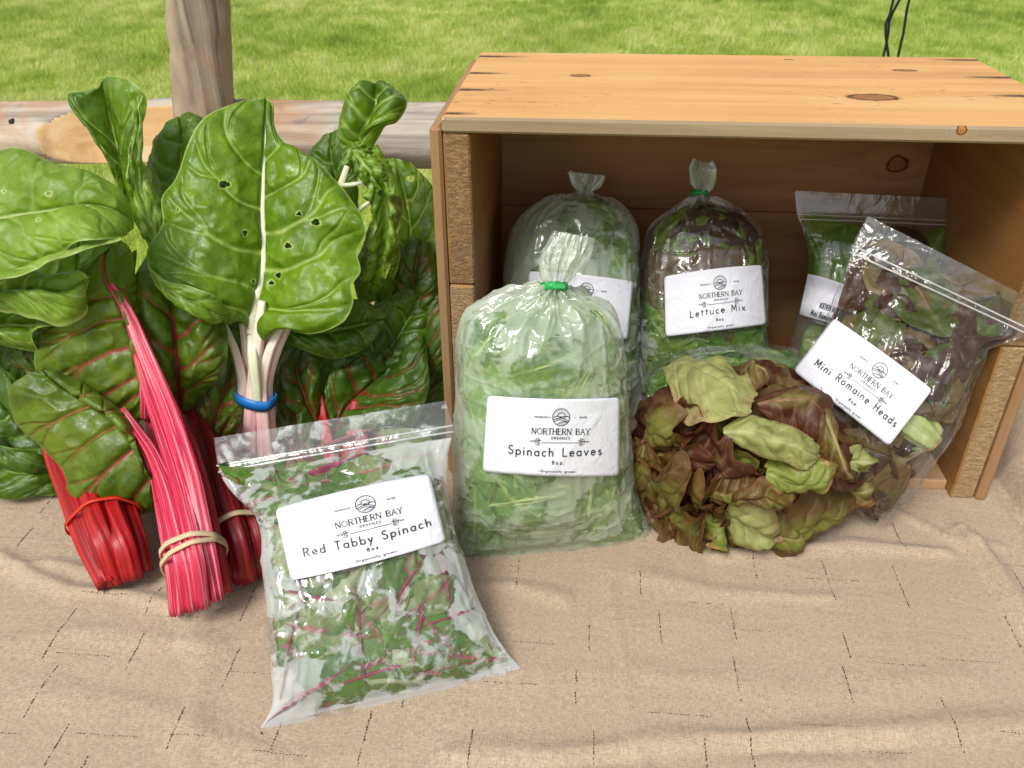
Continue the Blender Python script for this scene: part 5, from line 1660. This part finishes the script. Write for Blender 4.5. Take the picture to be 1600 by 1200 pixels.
LT_OLV = leaf_mat('bagged_olive_lettuce', (.035, .050, .010), (.085, .11, .022), (.2, .22, .08), rough=.35, transl=.12)
LT_GRN = leaf_mat('bagged_green_lettuce', (.070, .14, .008), (.20, .30, .035), (.35, .45, .15), rough=.4, transl=.15)
LT_BRN = leaf_mat('bagged_bronze_lettuce', (.09, .045, .018), (.16, .12, .04), (.2, .15, .06), rough=.4, transl=.15)
CLEARSEAL = film_mat('zip_plastic', .5, .5, 40, .5, fogc=(.85, .87, .88), gl=.12)

# front bag of red tabby spinach, zip top leaning back on the stalks
zb_ = Bag([((402, 1146, -.268), (816, 1047, -.208)), ((425, 1098, -.255), (778, 1000, -.198)), ((418, 964, -.218), (744, 935, -.175)), ((409, 885, -.192), (714, 850, -.150)),
           ((404, 815, -.170), (700, 780, -.130)), ((362, 770, -.150), (697, 715, -.112)), ((342, 734, -.138), (707, 671, -.100)), ((334, 684, -.126), (696, 626, -.092))],
          [.0008, .012, .026, .030, .026, .014, .0022, .0012], nv=150, nth=110)
bz = thing('zip_bag_of_spinach', (P(402, 1146, -.268)+P(816, 1047, -.208))/2, 'clear zip bag labelled Red Tabby Spinach, full of red-veined baby leaves', 'bagged greens')
zb_.core(bz, TB_DARK, .84, 4, (.03, .82))
zb_.leaves(bz, [TB_DARK, TB_OLIVE, TB_DARK, TB_PALE], 82, 5, (.042, .072), (.03, .85), (.0015, .010), 1.62, .58, avoid=(452, 1095, 62),
           at=((655, 1012, 8, .062), (490, 985, 160, .055), (560, 985, 85, .05), (520, 905, 20, .06), (640, 895, 60, .05), (690, 925, 30, .045), (480, 1050, 60, .045), (620, 1060, 170, .05), (720, 1030, -20, .06), (560, 735, 5, .06), (460, 750, 120, .045), (450, 860, 100, .05), (690, 1000, -60, .04), (600, 940, 200, .045)))
for px in ((470, 1095, 25, .075), (755, 1035, -4, .06), (560, 985, 88, .045), (655, 990, 65, .05), (640, 905, 40, .06), (540, 880, 10, .06), (480, 930, -20, .05), (720, 960, 10, .06), (700, 900, 80, .05), (450, 1010, 70, .05), (600, 1050, 5, .06), (520, 720, 12, .06)): zb_.leaves(bz, [STEMR], 0, 9, at=(px,), asp=.05, red=0)
zb_.film(bz, film_mat('clear_foggy_film', .03, .48, 80, .93, .06, (.84, .88, .88), .7, .3, gl=.02, trans=.25), 3, .0016, stretch=(30, 16), clearv=.86)  # fog patches stand for condensation and for sky reflection painted white
zip_strip(zb_, bz, CLEARSEAL, .885)
make_label(bz, ((430, 795), (671, 740), (697, 845), (455, 907)), zb_, 'Red Tabby Spinach', bend=(4, -4), lift=.0022, seed=1)

# standing frosted bag of spinach in front of the crate
sb = Bag([((733, 886, -.105), (1022, 852, -.070)), ((713, 865, -.098), (1016, 836, -.062)), ((709, 781, -.086), (994, 770, -.050)), ((710, 690, -.078), (981, 680, -.045)),
          ((713, 600, -.070), (976, 600, -.040)), ((715, 530, -.064), (972, 530, -.038)), ((730, 486, -.060), (955, 480, -.040)), ((780, 464, -.056), (918, 462, -.045)),
          ((838, 453, -.052), (886, 453, -.048)), ((856, 449, -.050), (876, 448, -.048)), ((852, 436, -.050), (890, 438, -.046)), ((846, 400, -.044), (912, 405, -.036)), ((868, 361, -.036), (922, 370, -.030))],
         [.004, .020, .042, .048, .047, .043, .034, .022, .010, .0055, .008, .014, .010], nv=190, nth=128)
bs = thing('bag_of_spinach', (P(733, 886, -.105)+P(1022, 852, -.07))/2, 'foremost misted bag labelled Spinach Leaves, its neck closed with a green tie', 'bagged greens')
sb.core(bs, SP_PALE, .86, 14, (.02, .78))
sb.leaves(bs, [SP_DARK, SP_PALE, SP_PALE, SP_DARK], 80, 15, (.045, .075), (.03, .66), (.001, .007), 1.35, .6,
          at=((800, 820, 10, .07), (950, 800, 60, .06), (740, 800, 90, .05), (880, 560, 20, .06), (940, 520, 60, .07), (960, 850, 0, .06), (780, 860, 5, .06), (745, 550, 30, .04), (830, 580, 20, .04)), curl=.002)
for q_ in ((800, 790, 12, .10), (760, 800, 75, .07), (890, 560, 20, .10), (955, 540, 70, .09), (780, 835, -8, .10), (930, 760, 80, .09), (830, 700, -30, .09)): sb.leaves(bs, [STEMG], 0, 77, at=(q_,), asp=.05, red=0)
sb.film(bs, film_mat('misted_film', .13, .58, 34, .99, .06, (.70, .78, .62), 1.0, .5, gl=.03, trans=.3), 8, .0015, tie=.800, tiek=11, tieamp=.0035, clearv=.81)
band(bs, TIE_GREEN, (P(856, 449, -.050)+P(876, 448, -.048))/2, UP, RT, .0086, .0084, .0058, .0012, 'tie')
def tie_tail(parent, c, w, h):
    V, F = box((0, 0, 0), (w, .0008, h), .0002)
    V = np.array([c+RT*v[0]+UP*v[2]-FW*(.0100-v[1]) for v in np.array(V)])
    mesh_obj('tie_tail', V, np.array(F, dtype=object), TIE_GREEN, parent, smooth=False)
tie_tail(bs, P(872, 450, -.050), .009, .0032)
make_label(bs, ((762, 618), (969, 621), (968, 743), (754, 737)), sb, 'Spinach Leaves', bend=(-4, -4), lift=.0018, seed=2)

# back-left bag inside the crate
lb = Bag([((800, 640, .075), (1000, 650, .08)), ((790, 600, .085), (1002, 610, .09)), ((786, 500, .10), (1000, 500, .105)), ((789, 400, .12), (999, 405, .125)), ((806, 345, .135), (994, 352, .14)), ((845, 315, .145), (965, 318, .148)),
          ((888, 304, .148), (938, 306, .15)), ((906, 297, .15), (922, 298, .15)), ((896, 285, .15), (936, 288, .152)), ((888, 268, .152), (942, 274, .154))],
         [.004, .022, .040, .040, .034, .024, .010, .005, .008, .006], nv=170, nth=110)
bl = thing('bag_of_spinach', P(895, 640, .08), 'misted spinach bag at the back of the crate, its label half hidden', 'bagged greens')
lb.core(bl, SP_DARK, .84, 24, (.03, .87))
lb.leaves(bl, [SP_DARK, SP_DARK, SP_PALE], 70, 25, (.045, .07), (.05, .86), (.001, .008), 1.35, .6)
lb.film(bl, film_mat('misted_film_back', .08, .50, 46, 1.0, .08, (.80, .86, .76), .8, .4, gl=.02), 18, .0016, tie=.885, tiek=9, tieamp=.003)
make_label(bl, ((826, 424), (990, 440), (981, 531), (826, 521)), lb, 'Spinach Leaves', bend=(3, 2), lift=.0016, seed=3)

# lettuce mix bag
mb = Bag([((1005, 612, .075), (1212, 600, .08)), ((1000, 580, .085), (1208, 575, .09)), ((1001, 510, .10), (1198, 520, .105)), ((1002, 430, .12), (1197, 430, .125)), ((1012, 365, .135), (1193, 370, .14)), ((1040, 335, .14), (1165, 335, .145)),
          ((1075, 313, .145), (1120, 313, .147)), ((1088, 303, .147), (1099, 303, .147)), ((1085, 290, .147), (1106, 292, .148)), ((1078, 262, .148), (1113, 264, .149)), ((1084, 248, .149), (1110, 254, .15))],
         [.006, .024, .038, .040, .034, .028, .011, .004, .006, .008, .004], nv=170, nth=110)
bm = thing('bag_of_lettuce', P(1105, 605, .08), 'clear bag labelled Lettuce Mix, tied with a green tie, in the middle of the crate', 'bagged greens')
mb.core(bm, LT_DARK, .74, 34, (.03, .78))
mb.leaves(bm, [LT_DARK, LT_DARK, LT_BRN], 0, 36, at=((1112, 335, 40, .07), (1140, 345, 120, .08), (1150, 385, -50, .07), (1095, 350, 100, .07), (1175, 400, 70, .07), (1105, 410, 30, .05)), asp=.7, red=.4)
mb.leaves(bm, [LT_GRN, LT_BRN, SP_DARK, LT_GRN], 56, 35, (.045, .075), (.04, .78), (.001, .008), 1.35, .62,
          at=((1160, 385, 60, .07), (1040, 400, 80, .07), (1180, 550, 40, .07), (1080, 560, 170, .06), (1070, 375, 10, .06)), red=.7)
mb.film(bm, film_mat('clear_lettuce_film', .03, .46, 34, .82, .08, (.80, .83, .82), 1.0, .2, gl=.03), 28, .0020, tie=.865, tiek=8, tieamp=.004)  # fog raised to paint in white highlights on this bag
band(bm, TIE_GREEN, P(1093, 303, .147), UP, RT, .0066, .0068, .0042, .0010, 'tie')
make_label(bm, ((1038, 432), (1191, 414), (1198, 507), (1040, 526)), mb, 'Lettuce Mix', bend=(3, 0), lift=.0016, seed=4)

# back right zip bag, its label folded over
qb = Bag([((1240, 640, .10), (1480, 640, .10)), ((1236, 560, .11), (1492, 560, .11)), ((1250, 480, .125), (1490, 480, .125)), ((1262, 420, .14), (1490, 420, .14)), ((1256, 370, .15), (1500, 380, .15)), ((1245, 333, .158), (1508, 352, .158)), ((1242, 298, .165), (1505, 311, .165))],
         [.006, .026, .030, .026, .016, .0015, .001], nv=120, nth=100)
bq = thing('zip_bag_of_lettuce', P(1360, 640, .10), 'upright clear zip bag at the back of the crate, its small label creased', 'bagged greens')
qb.core(bq, LT_DARK, .60, 44, (.03, .66))
qb.leaves(bq, [LT_GRN, SP_DARK, LT_DARK], 30, 45, (.05, .085), (.05, .74), (.001, .008), 1.3, .6,
          at=((1310, 375, 10, .09), (1345, 400, 40, .08), (1400, 390, 170, .08), (1460, 390, 60, .07), (1310, 400, 70, .08)), red=.6)
qb.film(bq, film_mat('clear_zip_film_back', .02, .10, 40, .62, .05, (.7, .75, .7), .8, .2, gl=.02), 38, .0016)
zip_strip(qb, bq, CLEARSEAL, .875, h=.0010)
o, pt = make_label(bq, ((1262, 428), (1325, 448), (1300, 508), (1248, 492)), qb, None, bend=(2, 0), lift=.003, crease=lambda s, t: .004*math.sin(t*7)+.003*s)
k = Ink()
k.text('NORTHERN BAY', 1.25, .30, .13, .02, .10, serif=False, width=.8)
k.text('Mini Romaine', 1.1, .08, .13, .025, .2, width=1.1)
mesh_obj('lettering', np.array([pt(p[0]/LW, p[1], .0006) for p in k.V]), np.array(k.F), INKM, bq, smooth=False)

# front right zip bag of mini romaine, tilted against the end panel
rb = Bag([((1352, 812, -.042), (1384, 818, -.042)), ((1318, 775, -.040), (1440, 745, -.040)), ((1285, 700, -.026), (1490, 672, -.030)), ((1262, 610, -.01), (1514, 610, -.018)), ((1282, 530, .012), (1535, 568, -.010)), ((1305, 465, .034), (1546, 545, -.004)),
          ((1334, 378, .056), (1598, 525, -.004)), ((1356, 337, .064), (1625, 474, -.004))],
         [.004, .016, .026, .030, .028, .018, .0018, .001], nv=140, nth=110)
br = thing('zip_bag_of_romaine', P(1368, 815, -.04), 'tilted clear zip bag labelled Mini Romaine Heads, leaning against the crate end', 'bagged greens')
rb.leaves(br, [LT_BRN, LT_DARK, LT_OLV, LT_DARK, LT_BRN], 90, 55, (.055, .09), (.05, .84), (.002, .012), 1.25, .5, red=.35, avoid=(1440, 680, 75),
          at=((1400, 440, -20, .09), (1350, 430, 60, .08), (1450, 480, -30, .09), (1420, 460, 60, .06)))
rb.core(br, LT_DARK, .62, 54, (.04, .84))
rb.film(br, film_mat('clear_romaine_film', .0, .05, 30, .62, .05, (.75, .78, .78), 1.1, .35, gl=.0, rough=.05), 48, .0030, stretch=(26, 9))
zip_strip(rb, br, CLEARSEAL, .885, h=.0014)
make_label(br, ((1303, 497), (1457, 609), (1389, 697), (1239, 579)), rb, 'Mini Romaine Heads', bend=(2, 0), lift=.0022, seed=5)
# romaine butt seen at the bottom of that bag
rom = thing('romaine_lettuce', P(1430, 700, .0), 'pale green romaine heart whose tan cut stem end shows inside the tilted bag', 'lettuce')
STEM = leaf_mat('pale_romaine_rib', (.42, .52, .14), (.60, .66, .30), (.70, .74, .42), rough=.35, transl=.25)
hs_, he_ = rb.hit(1456, 690), rb.hit(1395, 640)
nin = (hs_-CAM)/np.linalg.norm(hs_-CAM)
ce, ct = hs_+nin*.020, he_+nin*.026
ax = (ct-ce)/np.linalg.norm(ct-ce)
n = 26
tt = np.linspace(0, 1, n)
path = ce+ax[None]*(tt*.060)[:, None]
V, F, uv = tube(path, .009+.009*np.sqrt(tt)+.002*tt, 40, .16, 7, 5)
mesh_obj('heart', V, F, STEM, rom, attrs={'vein': np.repeat(.2, len(V)), 'margin': np.zeros(len(V))})
V, F, uv = tube([ce-ax*.002, ce+ax*.003], [.0080, .0098], 24, .08, 5, 2)
mesh_obj('cut_end', V, F, plain_mat('cut_stem_tan', (.62, .42, .22), .6, bump=(200, .8, .002)), rom)
for i in range(9):
    a = i*.7
    s_ = np.cross(ax, [0, 0, 1.0]); s_ /= np.linalg.norm(s_)
    u_ = np.cross(s_, ax)
    o_ = (s_*math.cos(a)+u_*math.sin(a))
    T, S = np.meshgrid(np.linspace(0, 1, 14), np.linspace(-1, 1, 7), indexing='ij')
    side = np.cross(ax, o_)
    w = .006+.007*T
    G = ce+ax*(T*.060+.003)[..., None]+o_*(.0098+.0085*np.sqrt(T)-.002*S**2)[..., None]+side*(S*w)[..., None]
    mesh_obj('leaf', G.reshape(-1, 3), grid_faces(14, 7), STEM, rom, attrs={'vein': np.exp(-(S/.3)**2), 'margin': S*0})

# a further clear bag lying under the lettuce head and the mix bag
ub = Bag([((990, 700, -.0), (1050, 720, -.0)), ((985, 650, .012), (1180, 650, .012)), ((1000, 600, .035), (1290, 610, .035)), ((1030, 575, .06), (1270, 575, .06)), ((1080, 560, .075), (1240, 545, .08))],
         [.010, .026, .030, .026, .010], nv=90, nth=90)
bu = thing('bag_of_lettuce', P(1130, 700, .02), 'crumpled clear bag lying on the crate floor, mostly hidden behind the loose lettuce head', 'bagged greens')
ub.core(bu, SP_DARK, .66, 64, (.05, .9))
ub.leaves(bu, [SP_DARK, LT_GRN, SP_DARK], 26, 65, (.05, .08), (.05, .9), (.001, .006), 1.3, .6)

ub.film(bu, film_mat('clear_lying_film', .03, .18, 30, .62, .08, (.75, .8, .75), .9, .2, gl=.02, rough=.07), 58, .0030)
